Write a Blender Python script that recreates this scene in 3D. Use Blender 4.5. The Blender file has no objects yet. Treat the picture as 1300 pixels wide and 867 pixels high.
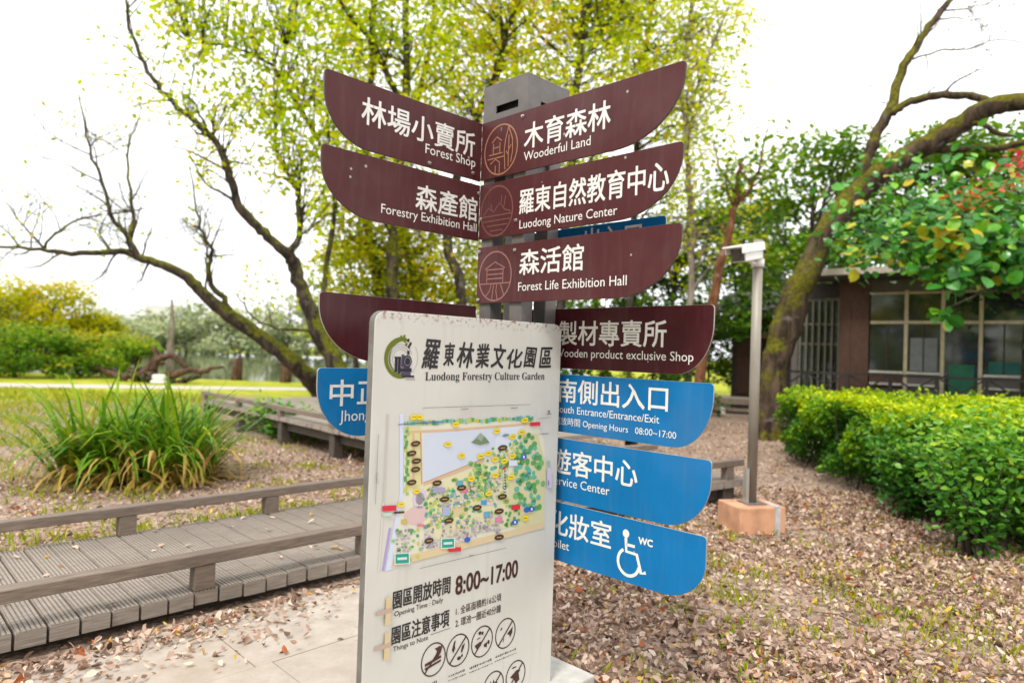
import bpy, bmesh, math, random
import numpy as np
from mathutils import Matrix, Vector

random.seed(7); rng = np.random.default_rng(7)
R = math.radians
S = bpy.context.scene

# ------------------------------------------------------------------ camera
F, PITCH, ROLL, EYE = 857.25, R(.9263), R(1.9069), 1.5
cam = bpy.data.cameras.new('camera'); cam_o = bpy.data.objects.new('camera', cam); S.collection.objects.link(cam_o); S.camera = cam_o
cam.sensor_width = 36; cam.lens = 36 * F / 1300; cam.clip_end = 1500; cam.clip_start = .05
_rt = Vector((1, 0, 0)); _up = Vector((0, -math.sin(PITCH), math.cos(PITCH))); _fw = Vector((0, math.cos(PITCH), math.sin(PITCH)))
_ex = _rt * math.cos(ROLL) + _up * math.sin(ROLL); _ey = _up * math.cos(ROLL) - _rt * math.sin(ROLL)
M = Matrix((_ex, _ey, -_fw)).transposed().to_4x4(); M.translation = (0, 0, EYE)
cam_o.matrix_world = M
cam.dof.use_dof = True; cam.dof.focus_distance = 2.8; cam.dof.aperture_fstop = 1.7; cam.dof.aperture_blades = 9

# ------------------------------------------------------------------ sky, sun, exposure
SUN_EL, SUN_AZ = R(52), R(205)      # high soft sun behind thin cloud, from behind the camera
world = bpy.data.worlds.new('World'); S.world = world; world.use_nodes = True
nt = world.node_tree; nt.nodes.clear()
sky = nt.nodes.new('ShaderNodeTexSky'); sky.sky_type = 'NISHITA'; sky.sun_disc = False
sky.sun_elevation = SUN_EL; sky.sun_rotation = SUN_AZ; sky.dust_density = 4; sky.air_density = 1.2
tc = nt.nodes.new('ShaderNodeTexCoord')
nz = nt.nodes.new('ShaderNodeTexNoise'); nz.inputs['Scale'].default_value = 1.6; nz.inputs['Detail'].default_value = 4
nt.links.new(tc.outputs['Generated'], nz.inputs['Vector'])
cr = nt.nodes.new('ShaderNodeValToRGB'); cr.color_ramp.elements[0].color = (7.2, 7.6, 8.3, 1); cr.color_ramp.elements[1].color = (14.5, 14.5, 14.5, 1)
cr.color_ramp.elements[0].position = .25; cr.color_ramp.elements[1].position = .55
nt.links.new(nz.outputs['Fac'], cr.inputs['Fac'])
mx = nt.nodes.new('ShaderNodeMix'); mx.data_type = 'RGBA'; mx.inputs['Factor'].default_value = .9
nt.links.new(sky.outputs['Color'], mx.inputs['A']); nt.links.new(cr.outputs['Color'], mx.inputs['B'])
bg = nt.nodes.new('ShaderNodeBackground'); bg.inputs['Strength'].default_value = .075
wo = nt.nodes.new('ShaderNodeOutputWorld')
nt.links.new(mx.outputs['Result'], bg.inputs['Color']); nt.links.new(bg.outputs['Background'], wo.inputs['Surface'])
sl = bpy.data.lights.new('sun', 'SUN'); sl.energy = 1.5; sl.angle = R(14); sl.color = (1, .96, .88)
so = bpy.data.objects.new('sun', sl); S.collection.objects.link(so)
_sd = Vector((math.sin(SUN_AZ) * math.cos(SUN_EL), math.cos(SUN_AZ) * math.cos(SUN_EL), math.sin(SUN_EL)))
so.rotation_euler = (-_sd).to_track_quat('-Z', 'Y').to_euler(); so.location = (0, -5, 20)
S.view_settings.view_transform = 'Standard'; S.view_settings.look = 'None'; S.view_settings.gamma = 1
S.view_settings.exposure = .95
S.render.engine = 'CYCLES'
S.cycles.max_bounces = 6; S.cycles.diffuse_bounces = 3; S.cycles.glossy_bounces = 3; S.cycles.transmission_bounces = 3
S.cycles.use_denoising = True
S.cycles.sample_clamp_indirect = 6

# ------------------------------------------------------------------ helpers
def ray(px, py):
    a, b = px - 650, py - 433.5
    u = a * math.cos(ROLL) + b * math.sin(ROLL); v = -a * math.sin(ROLL) + b * math.cos(ROLL)
    return _rt * (u / F) + _up * (-v / F) + _fw
def at(px, py, Y):
    d = ray(px, py); t = Y / d.y
    return np.array((d.x * t, d.y * t, EYE + d.z * t))

def tag(o, label=None, cat=None, group=None, kind=None):
    if label: o['label'] = label
    if cat: o['category'] = cat
    if group: o['group'] = group
    if kind: o['kind'] = kind
    return o
def empty(name, loc=(0, 0, 0), rz=0):
    o = bpy.data.objects.new(name, None); S.collection.objects.link(o)
    o.location = loc; o.rotation_euler = (0, 0, rz); o.empty_display_size = .2
    return o
def link(name, me, parent=None):
    o = bpy.data.objects.new(name, me); S.collection.objects.link(o); o.parent = parent
    return o

class MB:
    def __init__(s): s.v = []; s.f = []; s.mi = []; s.n = 0; s.col = []
    def add(s, v, f, m=0, col=None):
        v = np.asarray(v, float).reshape(-1, 3)
        s.v.append(v); s.f += [tuple(i + s.n for i in q) for q in f]; s.mi += [m] * len(f); s.n += len(v)
        if col is not None: s.col += [col] * len(f)
    def box(s, c, d, rz=0, m=0, axes=None):
        hx, hy, hz = d[0] / 2, d[1] / 2, d[2] / 2
        p = np.array([(x, y, z) for x in (-hx, hx) for y in (-hy, hy) for z in (-hz, hz)])
        if axes is not None: p = p @ np.array(axes)
        elif rz:
            cs, sn = math.cos(rz), math.sin(rz); p = np.stack([p[:, 0] * cs - p[:, 1] * sn, p[:, 0] * sn + p[:, 1] * cs, p[:, 2]], 1)
        s.add(p + np.array(c), [(0, 1, 3, 2), (4, 6, 7, 5), (0, 4, 5, 1), (2, 3, 7, 6), (0, 2, 6, 4), (1, 5, 7, 3)], m)
    def bb(s, x0, x1, y0, y1, z0, z1, m=0): s.box(((x0 + x1) / 2, (y0 + y1) / 2, (z0 + z1) / 2), (x1 - x0, y1 - y0, z1 - z0), 0, m)
    def beam(s, a, b, w, h, m=0):
        a = np.array(a, float); b = np.array(b, float); d = b - a; L = np.linalg.norm(d); d /= L
        sd = np.cross(d, (0, 0, 1)); 
        if np.linalg.norm(sd) < 1e-3: sd = np.array((1., 0, 0))
        sd /= np.linalg.norm(sd); u = np.cross(sd, d)
        s.box((a + b) / 2, (L, w, h), 0, m, axes=(d, sd, u))
    def tube(s, pts, rad, seg=8, m=0, cap=True):
        pts = np.asarray(pts, float); n = len(pts); rad = np.broadcast_to(rad, (n,))
        t = np.gradient(pts, axis=0); t /= np.linalg.norm(t, axis=1)[:, None] + 1e-9
        ref = np.array((0, 0, 1.)) if abs(t[0][2]) < .9 else np.array((1., 0, 0))
        a = np.cross(t[0], ref); a /= np.linalg.norm(a); V = []
        th = np.linspace(0, 2 * math.pi, seg, endpoint=False)
        for i in range(n):
            a = a - t[i] * (a @ t[i]); a /= np.linalg.norm(a) + 1e-9; b = np.cross(t[i], a)
            V.append(pts[i] + rad[i] * (np.cos(th)[:, None] * a + np.sin(th)[:, None] * b))
        fs = [(i * seg + j, i * seg + (j + 1) % seg, (i + 1) * seg + (j + 1) % seg, (i + 1) * seg + j) for i in range(n - 1) for j in range(seg)]
        if cap: fs += [tuple(range(seg - 1, -1, -1)), tuple((n - 1) * seg + j for j in range(seg))]
        s.add(np.concatenate(V), fs, m)
    def prism(s, poly, y0, y1, m_face=0, m_side=0):
        """poly in (x,z); extruded in y, y0 = front"""
        n = len(poly)
        v = [(x, y0, z) for x, z in poly] + [(x, y1, z) for x, z in poly]
        ar = sum(poly[i][0] * poly[(i + 1) % n][1] - poly[(i + 1) % n][0] * poly[i][1] for i in range(n))
        fr = list(range(n)); 
        if ar < 0: fr = fr[::-1]
        s.add(v, [tuple(fr)], m_face); s.n -= 2 * n; s.v.pop()
        s.add(v, [tuple(i + n for i in fr[::-1])], m_face); s.n -= 2 * n; s.v.pop()
        sd = [(fr[i], fr[i] + n, fr[(i + 1) % n] + n, fr[(i + 1) % n]) for i in range(n)]
        s.add(v, sd, m_side)
    def flat(s, poly, y, col=None, m=0):
        n = len(poly); ar = sum(poly[i][0] * poly[(i + 1) % n][1] - poly[(i + 1) % n][0] * poly[i][1] for i in range(n))
        if ar < 0: poly = poly[::-1]
        s.add([(x, y, z) for x, z in poly], [tuple(range(n))], m, col)
    def build(s, name, mats, parent=None, smooth=False, bevel=0):
        me = bpy.data.meshes.new(name)
        me.from_pydata(np.concatenate(s.v).tolist() if s.v else [], [], s.f)
        for m in (mats if isinstance(mats, (list, tuple)) else [mats]): me.materials.append(m)
        if any(s.mi): me.polygons.foreach_set('material_index', s.mi)
        if s.col:
            at_ = me.attributes.new('col', 'FLOAT_COLOR', 'FACE'); at_.data.foreach_set('color', np.array([(*c, 1) for c in s.col], float).ravel())
        if smooth: me.polygons.foreach_set('use_smooth', [True] * len(me.polygons))
        me.update()
        o = link(name, me, parent)
        if bevel:
            b = o.modifiers.new('bevel', 'BEVEL'); b.width = bevel; b.segments = 2; b.limit_method = 'ANGLE'; b.angle_limit = R(40)
        return o

def unit(v): return v / (np.linalg.norm(v, axis=-1, keepdims=True) + 1e-9)
class Leaves:
    def __init__(s, curl=.05): s.curl = curl; s.P = []; s.D = []; s.N = []; s.L = []; s.W = []; s.C = []
    def add(s, P, L, up=.6, W=.55, rnd=None, droop=0., D=None):
        P = np.atleast_2d(P); n = len(P)
        if D is None:
            D = rng.normal(size=(n, 3)); D[:, 2] = D[:, 2] * .5 - droop
        D = unit(np.broadcast_to(D, (n, 3)))
        N = rng.normal(size=(n, 3)) * (1 - up); N[:, 2] += up
        N = unit(N - D * (N * D).sum(1)[:, None])
        s.P.append(P); s.D.append(D); s.N.append(N); s.L.append(np.broadcast_to(L, (n,)) * rng.uniform(.7, 1.25, n)); s.W.append(np.full(n, W))
        s.C.append(np.clip(np.broadcast_to(.5 if rnd is None else rnd, (n,)) + rng.normal(0, .14, n), 0, 1))
    def build(s, name, mat, parent=None):
        P = np.concatenate(s.P); D = np.concatenate(s.D); N = np.concatenate(s.N); L = np.concatenate(s.L)[:, None]; W = np.concatenate(s.W)[:, None]; C = np.concatenate(s.C)
        sd = np.cross(D, N); n = len(P); cu = rng.normal(.04, s.curl, (n, 1)); fo = rng.normal(.10, s.curl, (n, 1)); sk = rng.uniform(.8, 1.2, (n, 1))
        V = np.stack([P, P + D * L * .32 + sd * L * W * .46 * sk + N * L * fo, P + D * L * .70 + sd * L * W * .36 + N * L * (fo + cu), P + D * L + N * L * cu * 2.2,
                      P + D * L * .70 - sd * L * W * .36 * sk + N * L * (fo + cu), P + D * L * .32 - sd * L * W * .46 + N * L * fo], 1).reshape(-1, 3)
        idx = (np.arange(n)[:, None] * 6 + np.array([0, 1, 2, 3, 0, 3, 4, 5])).astype(np.int32).ravel()
        me = bpy.data.meshes.new(name)
        me.vertices.add(6 * n); me.vertices.foreach_set('co', V.ravel())
        me.loops.add(8 * n); me.loops.foreach_set('vertex_index', idx)
        me.polygons.add(2 * n); me.polygons.foreach_set('loop_start', np.arange(0, 8 * n, 4, dtype=np.int32))
        a = me.attributes.new('rnd', 'FLOAT', 'FACE'); a.data.foreach_set('value', np.repeat(C, 2).astype(np.float32))
        me.materials.append(mat); me.update(calc_edges=True); me.validate()
        return link(name, me, parent)
    def count(s): return sum(len(p) for p in s.P)

# ------------------------------------------------------------------ materials
def new_mat(name):
    m = bpy.data.materials.new(name); m.use_nodes = True
    return m, m.node_tree, m.node_tree.nodes['Principled BSDF']
def ramp(nt, fac, stops):
    r = nt.nodes.new('ShaderNodeValToRGB'); e = r.color_ramp.elements
    while len(e) > 1: e.remove(e[-1])
    e[0].position = stops[0][0]; e[0].color = (*stops[0][1], 1)
    for p, c in stops[1:]:
        q = e.new(p); q.color = (*c, 1)
    nt.links.new(fac, r.inputs['Fac']); return r.outputs['Color']
def noise(nt, scale, detail=4, coord='Object', stretch=None, rough=.55, dist=0):
    tc = nt.nodes.new('ShaderNodeTexCoord'); o = tc.outputs[coord]
    if stretch:
        mp = nt.nodes.new('ShaderNodeMapping'); mp.inputs['Scale'].default_value = stretch[:3]
        if len(stretch) > 3: mp.inputs['Rotation'].default_value = (0, 0, stretch[3])
        nt.links.new(o, mp.inputs['Vector']); o = mp.outputs['Vector']
    n = nt.nodes.new('ShaderNodeTexNoise'); n.inputs['Scale'].default_value = scale; n.inputs['Detail'].default_value = detail; n.inputs['Roughness'].default_value = rough
    n.inputs['Distortion'].default_value = dist
    nt.links.new(o, n.inputs['Vector']); return n.outputs['Fac']
def mixc(nt, fac, a, b, mode='MIX'):
    m = nt.nodes.new('ShaderNodeMix'); m.data_type = 'RGBA'; m.blend_type = mode
    for k, v in (('Factor', fac), ('A', a), ('B', b)):
        i = [x for x in m.inputs if x.name == k and (x.type == 'RGBA' or k == 'Factor')][0]
        if hasattr(v, 'links'): nt.links.new(v, i)
        else: i.default_value = v if k == 'Factor' else (*v, 1)
    return [x for x in m.outputs if x.type == 'RGBA'][0]
def bump(nt, p, h, strength=.3, dist=.01):
    b = nt.nodes.new('ShaderNodeBump'); b.inputs['Strength'].default_value = strength; b.inputs['Distance'].default_value = dist
    nt.links.new(h, b.inputs['Height']); nt.links.new(b.outputs['Normal'], p.inputs['Normal'])
def mat(name, c1, c2=None, scale=8, rough=.6, metal=0, spec=.4, stretch=None, bmp=0, bdist=.01, detail=5, lo=.35, hi=.65):
    m, nt, p = new_mat(name); p.inputs['Roughness'].default_value = rough; p.inputs['Metallic'].default_value = metal; p.inputs['Specular IOR Level'].default_value = spec
    n = noise(nt, scale, detail, stretch=stretch)
    nt.links.new(ramp(nt, n, [(lo, c1), (hi, c2 or c1)]), p.inputs['Base Color'])
    if bmp: bump(nt, p, n, bmp, bdist)
    return m
def leaf_mat(name, stops, trans=.4, rough=.45, spec=.4):
    m, nt, p = new_mat(name)
    a = nt.nodes.new('ShaderNodeAttribute'); a.attribute_name = 'rnd'
    c = ramp(nt, a.outputs['Fac'], stops)
    p.inputs['Roughness'].default_value = rough; p.inputs['Specular IOR Level'].default_value = spec
    nt.links.new(c, p.inputs['Base Color'])
    t = nt.nodes.new('ShaderNodeBsdfTranslucent'); nt.links.new(c, t.inputs['Color'])
    x = nt.nodes.new('ShaderNodeMixShader'); x.inputs['Fac'].default_value = trans
    nt.links.new(p.outputs[0], x.inputs[1]); nt.links.new(t.outputs[0], x.inputs[2])
    nt.links.new(x.outputs[0], nt.nodes['Material Output'].inputs['Surface'])
    return m
def board_mat(name, c, specks=.0, side=1, rough=.42, spec=.25):
    """painted sheet with faint clouding, dust and small pale droppings"""
    m, nt, p = new_mat(name)
    n = noise(nt, 5, 5)
    col = ramp(nt, n, [(.3, tuple(x * .9 for x in c)), (.7, tuple(x * 1.1 + .0005 for x in c))])
    stq = noise(nt, 1, 6, stretch=(34, 34, 3)); col = mixc(nt, ramp(nt, stq, [(.50, (0, 0, 0)), (.80, (.07, .07, .07))]), col, (.30, .27, .25))
    fd = noise(nt, 2.2, 4); col = mixc(nt, ramp(nt, fd, [(.48, (0, 0, 0)), (.75, (.08, .08, .08))]), col, (.40, .36, .34))
    tc = nt.nodes.new('ShaderNodeTexCoord')
    vo = nt.nodes.new('ShaderNodeTexVoronoi'); vo.inputs['Scale'].default_value = 26; nt.links.new(tc.outputs['Object'], vo.inputs['Vector'])
    vo.inputs['Randomness'].default_value = 1
    # a speck only in some cells, thinning out along the board
    sx = nt.nodes.new('ShaderNodeSeparateXYZ'); nt.links.new(tc.outputs['Object'], sx.inputs[0])
    sc = nt.nodes.new('ShaderNodeSeparateColor'); nt.links.new(vo.outputs['Color'], sc.inputs[0])
    mr = nt.nodes.new('ShaderNodeMapRange'); nt.links.new(sx.outputs['X'], mr.inputs[0])
    mr.inputs[1].default_value = -.8; mr.inputs[2].default_value = -.45; mr.inputs[3].default_value = specks; mr.inputs[4].default_value = min(specks, .03)
    lt = nt.nodes.new('ShaderNodeMath'); lt.operation = 'LESS_THAN'; nt.links.new(sc.outputs[0], lt.inputs[0]); nt.links.new(mr.outputs[0], lt.inputs[1])
    l2 = nt.nodes.new('ShaderNodeMath'); l2.operation = 'LESS_THAN'; nt.links.new(vo.outputs['Distance'], l2.inputs[0]); l2.inputs[1].default_value = .16
    ml = nt.nodes.new('ShaderNodeMath'); ml.operation = 'MULTIPLY'; nt.links.new(lt.outputs[0], ml.inputs[0]); nt.links.new(l2.outputs[0], ml.inputs[1])
    m2 = nt.nodes.new('ShaderNodeMath'); m2.operation = 'MULTIPLY'; nt.links.new(ml.outputs[0], m2.inputs[0]); m2.inputs[1].default_value = .7
    col = mixc(nt, m2.outputs[0], col, (.5, .45, .4))
    nt.links.new(col, p.inputs['Base Color'])
    p.inputs['Roughness'].default_value = rough; p.inputs['Specular IOR Level'].default_value = spec
    r = nt.nodes.new('ShaderNodeMapRange'); nt.links.new(noise(nt, 14, 6), r.inputs[0]); r.inputs[3].default_value = rough - .06; r.inputs[4].default_value = rough + .14
    nt.links.new(r.outputs[0], p.inputs['Roughness'])
    return m

MT = {}
MT['brown'] = board_mat('brown_sheet', (.078, .019, .021), .04)
MT['brown_specks'] = board_mat('brown_sheet_with_droppings', (.078, .019, .021), .55)
MT['maroon'] = board_mat('maroon_sheet', (.052, .006, .010), .03)
MT['blue'] = board_mat('blue_sheet', (.0, .150, .40), .02)
MT['alu'] = mat('board_edge', (.30, .29, .28), (.40, .39, .37), 20, .45, .3)
MT['dark_edge'] = mat('board_dark_edge', (.05, .045, .045), (.09, .08, .08), 20, .5)
MT['white'] = mat('white_lettering', (.82, .81, .78), (.70, .69, .66), 30, .5)
MT['tan_line'] = mat('tan_emblem', (.36, .17, .09), (.30, .14, .08), 30, .5)
MT['dull_line'] = mat('dull_emblem', (.20, .075, .065), (.17, .065, .055), 30, .5)
MT['rose_line'] = mat('rose_emblem', (.30, .135, .115), (.26, .11, .10), 30, .5)
MT['post_grey'] = mat('post_paint', (.11, .098, .093), (.16, .145, .138), 7, .42, 0, .4, bmp=.05)
MT['black'] = mat('black_void', (.012, .012, .012), (.02, .02, .02), 8, .7)
MT['ivory'] = None
MT['ink'] = mat('black_ink', (.02, .017, .018), (.03, .025, .025), 8, .5)
MT['brown_ink'] = mat('brown_ink', (.045, .016, .010), (.06, .022, .014), 8, .5)
MT['steel'] = mat('steel', (.55, .53, .50), (.45, .43, .40), 10, .35, .7)

def ivory():
    m, nt, p = new_mat('ivory_panel')
    n = noise(nt, 3, 5); col = ramp(nt, n, [(.3, (.535, .525, .485)), (.7, (.605, .595, .55))])
    st = noise(nt, 1, 6, stretch=(26, 26, 2.2)); col = mixc(nt, ramp(nt, st, [(.56, (0, 0, 0)), (.78, (.22, .22, .22))]), col, (.34, .32, .28))
    # brown grime gathered along the top edge
    tc = nt.nodes.new('ShaderNodeTexCoord'); sx = nt.nodes.new('ShaderNodeSeparateXYZ'); nt.links.new(tc.outputs['Object'], sx.inputs[0])
    mr = nt.nodes.new('ShaderNodeMapRange'); nt.links.new(sx.outputs['Z'], mr.inputs[0]); mr.inputs[1].default_value = 1.585; mr.inputs[2].default_value = 1.632
    g = noise(nt, 60, 3); mm = nt.nodes.new('ShaderNodeMath'); mm.operation = 'MULTIPLY'; nt.links.new(mr.outputs[0], mm.inputs[0])
    nt.links.new(ramp(nt, g, [(.52, (0, 0, 0)), (.62, (1, 1, 1))]), mm.inputs[1])
    col = mixc(nt, mm.outputs[0], col, (.22, .09, .06))
    nt.links.new(col, p.inputs['Base Color']); p.inputs['Roughness'].default_value = .42; p.inputs['Specular IOR Level'].default_value = .35
    return m
MT['ivory'] = ivory()

def colattr_mat(name, rough=.5):
    m, nt, p = new_mat(name); a = nt.nodes.new('ShaderNodeAttribute'); a.attribute_name = 'col'
    nt.links.new(a.outputs['Color'], p.inputs['Base Color']); p.inputs['Roughness'].default_value = rough; p.inputs['Specular IOR Level'].default_value = .3
    return m
MT['print'] = colattr_mat('printed_colours')

def wood(name, c1, c2, stretch, rough=.75):
    m, nt, p = new_mat(name)
    a = noise(nt, 3, 6, stretch=stretch, dist=.4); b = noise(nt, 1.3, 3)
    col = ramp(nt, a, [(.3, c1), (.68, c2)])
    col = mixc(nt, ramp(nt, b, [(.4, (0, 0, 0)), (.7, (.45, .45, .45))]), col, tuple(x * .75 for x in c1))
    nt.links.new(col, p.inputs['Base Color']); p.inputs['Roughness'].default_value = rough; bump(nt, p, a, .35, .004)
    return m
MT['deck'] = wood('weathered_deck', (.20, .165, .135), (.38, .325, .275), (3, 40, 40))
MT['rail'] = wood('weathered_rail', (.12, .09, .07), (.27, .205, .16), (3, 40, 40))
MT['dark_wood'] = wood('dark_timber', (.045, .035, .03), (.10, .08, .065), (3, 30, 30))  # same grain as the deck wood in a much darker tone

def bark(name, c1, c2, moss, amt):
    m, nt, p = new_mat(name)
    a = noise(nt, 7, 9, stretch=(1, 1, .22), rough=.7, dist=.5); b = noise(nt, 1.9, 9, rough=.68)
    col = ramp(nt, a, [(.36, tuple(x * .45 for x in c1)), (.46, c1), (.66, c2)])
    col = mixc(nt, ramp(nt, noise(nt, 5, 6), [(.60, (0, 0, 0)), (.68, (.7, .7, .7))]), col, tuple(.5 * x + .10 for x in c2))
    geo = nt.nodes.new('ShaderNodeNewGeometry'); sx = nt.nodes.new('ShaderNodeSeparateXYZ'); nt.links.new(geo.outputs['Normal'], sx.inputs[0])
    ma = nt.nodes.new('ShaderNodeMath'); ma.operation = 'MULTIPLY_ADD'; nt.links.new(sx.outputs['Z'], ma.inputs[0]); ma.inputs[1].default_value = .22; nt.links.new(b, ma.inputs[2])
    mossc = ramp(nt, noise(nt, 16, 5), [(.35, tuple(x * .55 for x in moss)), (.65, tuple(x * 1.5 for x in moss))])
    col = mixc(nt, ramp(nt, ma.outputs[0], [(.66 - amt, (0, 0, 0)), (.74 - amt, (1, 1, 1))]), col, mossc)
    nt.links.new(col, p.inputs['Base Color']); p.inputs['Roughness'].default_value = .9; p.inputs['Specular IOR Level'].default_value = .2; bump(nt, p, a, .9, .04)
    return m
MT['bark_moss'] = bark('mossy_bark', (.045, .030, .020), (.13, .085, .055), (.10, .092, .008), .15)
MT['bark_dark'] = bark('dark_mossy_bark', (.042, .032, .024), (.125, .095, .07), (.125, .13, .012), .16)
MT['bark_grey'] = bark('grey_bark', (.045, .036, .028), (.13, .105, .08), (.10, .10, .03), .0)
MT['bark_red'] = bark('reddish_bark', (.13, .055, .025), (.27, .12, .055), (.16, .10, .04), -.1)
MT['bark_drift'] = bark('driftwood_bark', (.075, .04, .025), (.19, .12, .08), (.2, .15, .09), -.1)
MT['bark_pale'] = bark('pale_dead_bark', (.20, .16, .13), (.36, .31, .26), (.2, .17, .12), -.1)

Y1 = (.42, .42, .02); G1 = (.11, .20, .008)
MT['lf_lime'] = leaf_mat('lime_leaves', [(0, (.16, .30, .004)), (.35, (.40, .54, .005)), (.65, (.66, .72, .012)), (.90, (.80, .72, .014)), (1, (.70, .44, .03))], .6, .6, .15)
MT['lf_gold'] = leaf_mat('golden_leaves', [(0, (.12, .20, .003)), (.35, (.34, .42, .004)), (.7, (.62, .58, .008)), (1, (.66, .42, .02))], .55, .6, .15)
MT['lf_mound'] = leaf_mat('yellow_shrub_leaves', [(0, (.16, .22, .004)), (.4, (.40, .42, .006)), (.8, (.62, .56, .01)), (1, (.66, .46, .03))], .45, .7, .1)
MT['lf_dark'] = leaf_mat('dark_green_leaves', [(0, (.016, .055, .006)), (.5, (.050, .15, .010)), (.85, (.14, .28, .012)), (1, (.30, .36, .02))], .35, .5, .25)
MT['lf_mid'] = leaf_mat('mid_green_leaves', [(0, (.04, .11, .006)), (.5, (.12, .27, .010)), (.85, (.28, .42, .012)), (1, (.46, .44, .03))], .4, .5, .25)
MT['lf_hedge'] = leaf_mat('hedge_leaves', [(0, (.018, .075, .006)), (.36, (.065, .20, .010)), (.62, (.24, .44, .006)), (1, (.62, .70, .006))], .4, .38, .35)
MT['lf_bush'] = leaf_mat('bush_leaves', [(0, (.016, .075, .010)), (.4, (.06, .23, .022)), (.72, (.20, .45, .03)), (1, (.48, .62, .03))], .35, .32, .45)
MT['lf_broad'] = leaf_mat('broad_glossy_leaves', [(0, (.02, .12, .016)), (.45, (.07, .30, .03)), (.80, (.24, .50, .025)), (.9, (.40, .42, .02)), (1, (.58, .42, .03))], .25, .28, .5)
MT['lf_red'] = leaf_mat('red_orange_leaves', [(0, (.55, .02, .06)), (.45, (.68, .06, .05)), (.75, (.72, .20, .03)), (1, (.68, .42, .03))], .4)
MT['lf_far'] = leaf_mat('hazed_far_leaves', [(0, (.24, .31, .15)), (.5, (.40, .46, .24)), (1, (.58, .57, .32))], .35, .8, .1)  # distance haze is put into the leaf colour, paler and greyer
MT['lf_blade'] = leaf_mat('strap_blades', [(0, (.03, .12, .008)), (.45, (.13, .30, .014)), (.74, (.36, .48, .018)), (.82, (.46, .34, .06)), (1, (.56, .36, .11))], .35, .45, .3)
MT['lf_litter'] = leaf_mat('fallen_leaves', [(0, (.08, .045, .029)), (.24, (.30, .185, .13)), (.50, (.55, .38, .285)), (.84, (.80, .64, .52)), (.90, (.66, .36, .11)), (.975, (.68, .52, .08)), (1, (.46, .14, .05))], .2, .65, .15)
MT['lf_grass'] = leaf_mat('grass_blades', [(0, (.12, .20, .008)), (.5, (.36, .42, .014)), (1, (.58, .48, .09))], .35, .6, .15)

# ------------------------------------------------------------------ ground
TQ = .70711
def tn(t, n, z=0): return np.array(((t - n) * TQ, (t + n) * TQ, z))      # t runs along the boardwalk, n away from it
def ground_mat():
    m, nt, p = new_mat('leafy_ground')
    tc = nt.nodes.new('ShaderNodeTexCoord'); sx = nt.nodes.new('ShaderNodeSeparateXYZ'); nt.links.new(tc.outputs['Object'], sx.inputs[0])
    vo = nt.nodes.new('ShaderNodeTexVoronoi'); vo.inputs['Scale'].default_value = 34; nt.links.new(tc.outputs['Object'], vo.inputs['Vector'])
    sc = nt.nodes.new('ShaderNodeSeparateColor'); nt.links.new(vo.outputs['Color'], sc.inputs[0])
    lit = ramp(nt, sc.outputs[0], [(0, (.11, .07, .05)), (.35, (.32, .22, .165)), (.75, (.50, .37, .29)), (1, (.64, .51, .42))])
    soil = ramp(nt, noise(nt, 2.2, 8), [(.35, (.12, .085, .062)), (.7, (.26, .19, .14))])
    litter = mixc(nt, .6, soil, lit)
    grass = ramp(nt, noise(nt, 1.1, 9, rough=.7), [(.30, (.17, .20, .010)), (.5, (.34, .37, .018)), (.72, (.50, .44, .07))])
    # grass to the left and far side, breaking up into litter
    def lin(a, b, c):
        x = nt.nodes.new('ShaderNodeMath'); x.operation = 'MULTIPLY_ADD'; nt.links.new(sx.outputs['X'], x.inputs[0]); x.inputs[1].default_value = a; x.inputs[2].default_value = c
        y = nt.nodes.new('ShaderNodeMath'); y.operation = 'MULTIPLY_ADD'; nt.links.new(sx.outputs['Y'], y.inputs[0]); y.inputs[1].default_value = b; nt.links.new(x.outputs[0], y.inputs[2]); return y.outputs[0]
    k = lin(-.07, .125, -2.55)           # > 0 on the lawn
    nn = noise(nt, .55, 7, rough=.65); 
    ad = nt.nodes.new('ShaderNodeMath'); ad.operation = 'MULTIPLY_ADD'; nt.links.new(nn, ad.inputs[0]); ad.inputs[1].default_value = 2.6; nt.links.new(k, ad.inputs[2])
    fac = ramp(nt, ad.outputs[0], [(.95, (0, 0, 0)), (1.25, (1, 1, 1))]) if False else None
    mr = nt.nodes.new('ShaderNodeMapRange'); nt.links.new(ad.outputs[0], mr.inputs[0]); mr.inputs[1].default_value = 1.15; mr.inputs[2].default_value = 1.75
    col = mixc(nt, mr.outputs[0], litter, grass)
    nt.links.new(col, p.inputs['Base Color']); p.inputs['Roughness'].default_value = .95; p.inputs['Specular IOR Level'].default_value = .15
    bump(nt, p, vo.outputs['Distance'], .5, .02)
    return m
g = MB(); g.add([(-400, -20, 0), (400, -20, 0), (400, 700, 0), (-400, 700, 0)], [(0, 1, 2, 3)])
tag(g.build('ground', ground_mat()), kind='structure')

# pond and gravel path across the lawn
wm, nt_, p_ = new_mat('pond_water'); p_.inputs['Base Color'].default_value = (.075, .085, .04, 1); p_.inputs['Roughness'].default_value = .05; p_.inputs['Specular IOR Level'].default_value = .6
bump(nt_, p_, noise(nt_, 1.5, 4, stretch=(.35, 1, 1)), .03, .03)
w = MB(); w.add([(-75, 31, .004), (-16, 27.5, .004), (-6, 27.2, .004), (4, 30, .004), (9, 92, .004), (-75, 92, .004)], [(0, 1, 2, 3, 4, 5)])
tag(w.build('pond', wm), kind='structure')
pm = mat('pale_gravel', (.42, .38, .33), (.55, .50, .44), 9, .9, bmp=.2)
pt = MB(); pt.add([(-60, 18.0, .004), (-15.0, 19.6, .004), (-4, 23.6, .004), (-4, 25.1, .004), (-15.6, 21.3, .004), (-60, 19.7, .004)], [(0, 1, 2, 5), (2, 3, 4, 5)][:0] + [(0, 1, 4, 5), (1, 2, 3, 4)])
tag(pt.build('path', pm), kind='structure')

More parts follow.
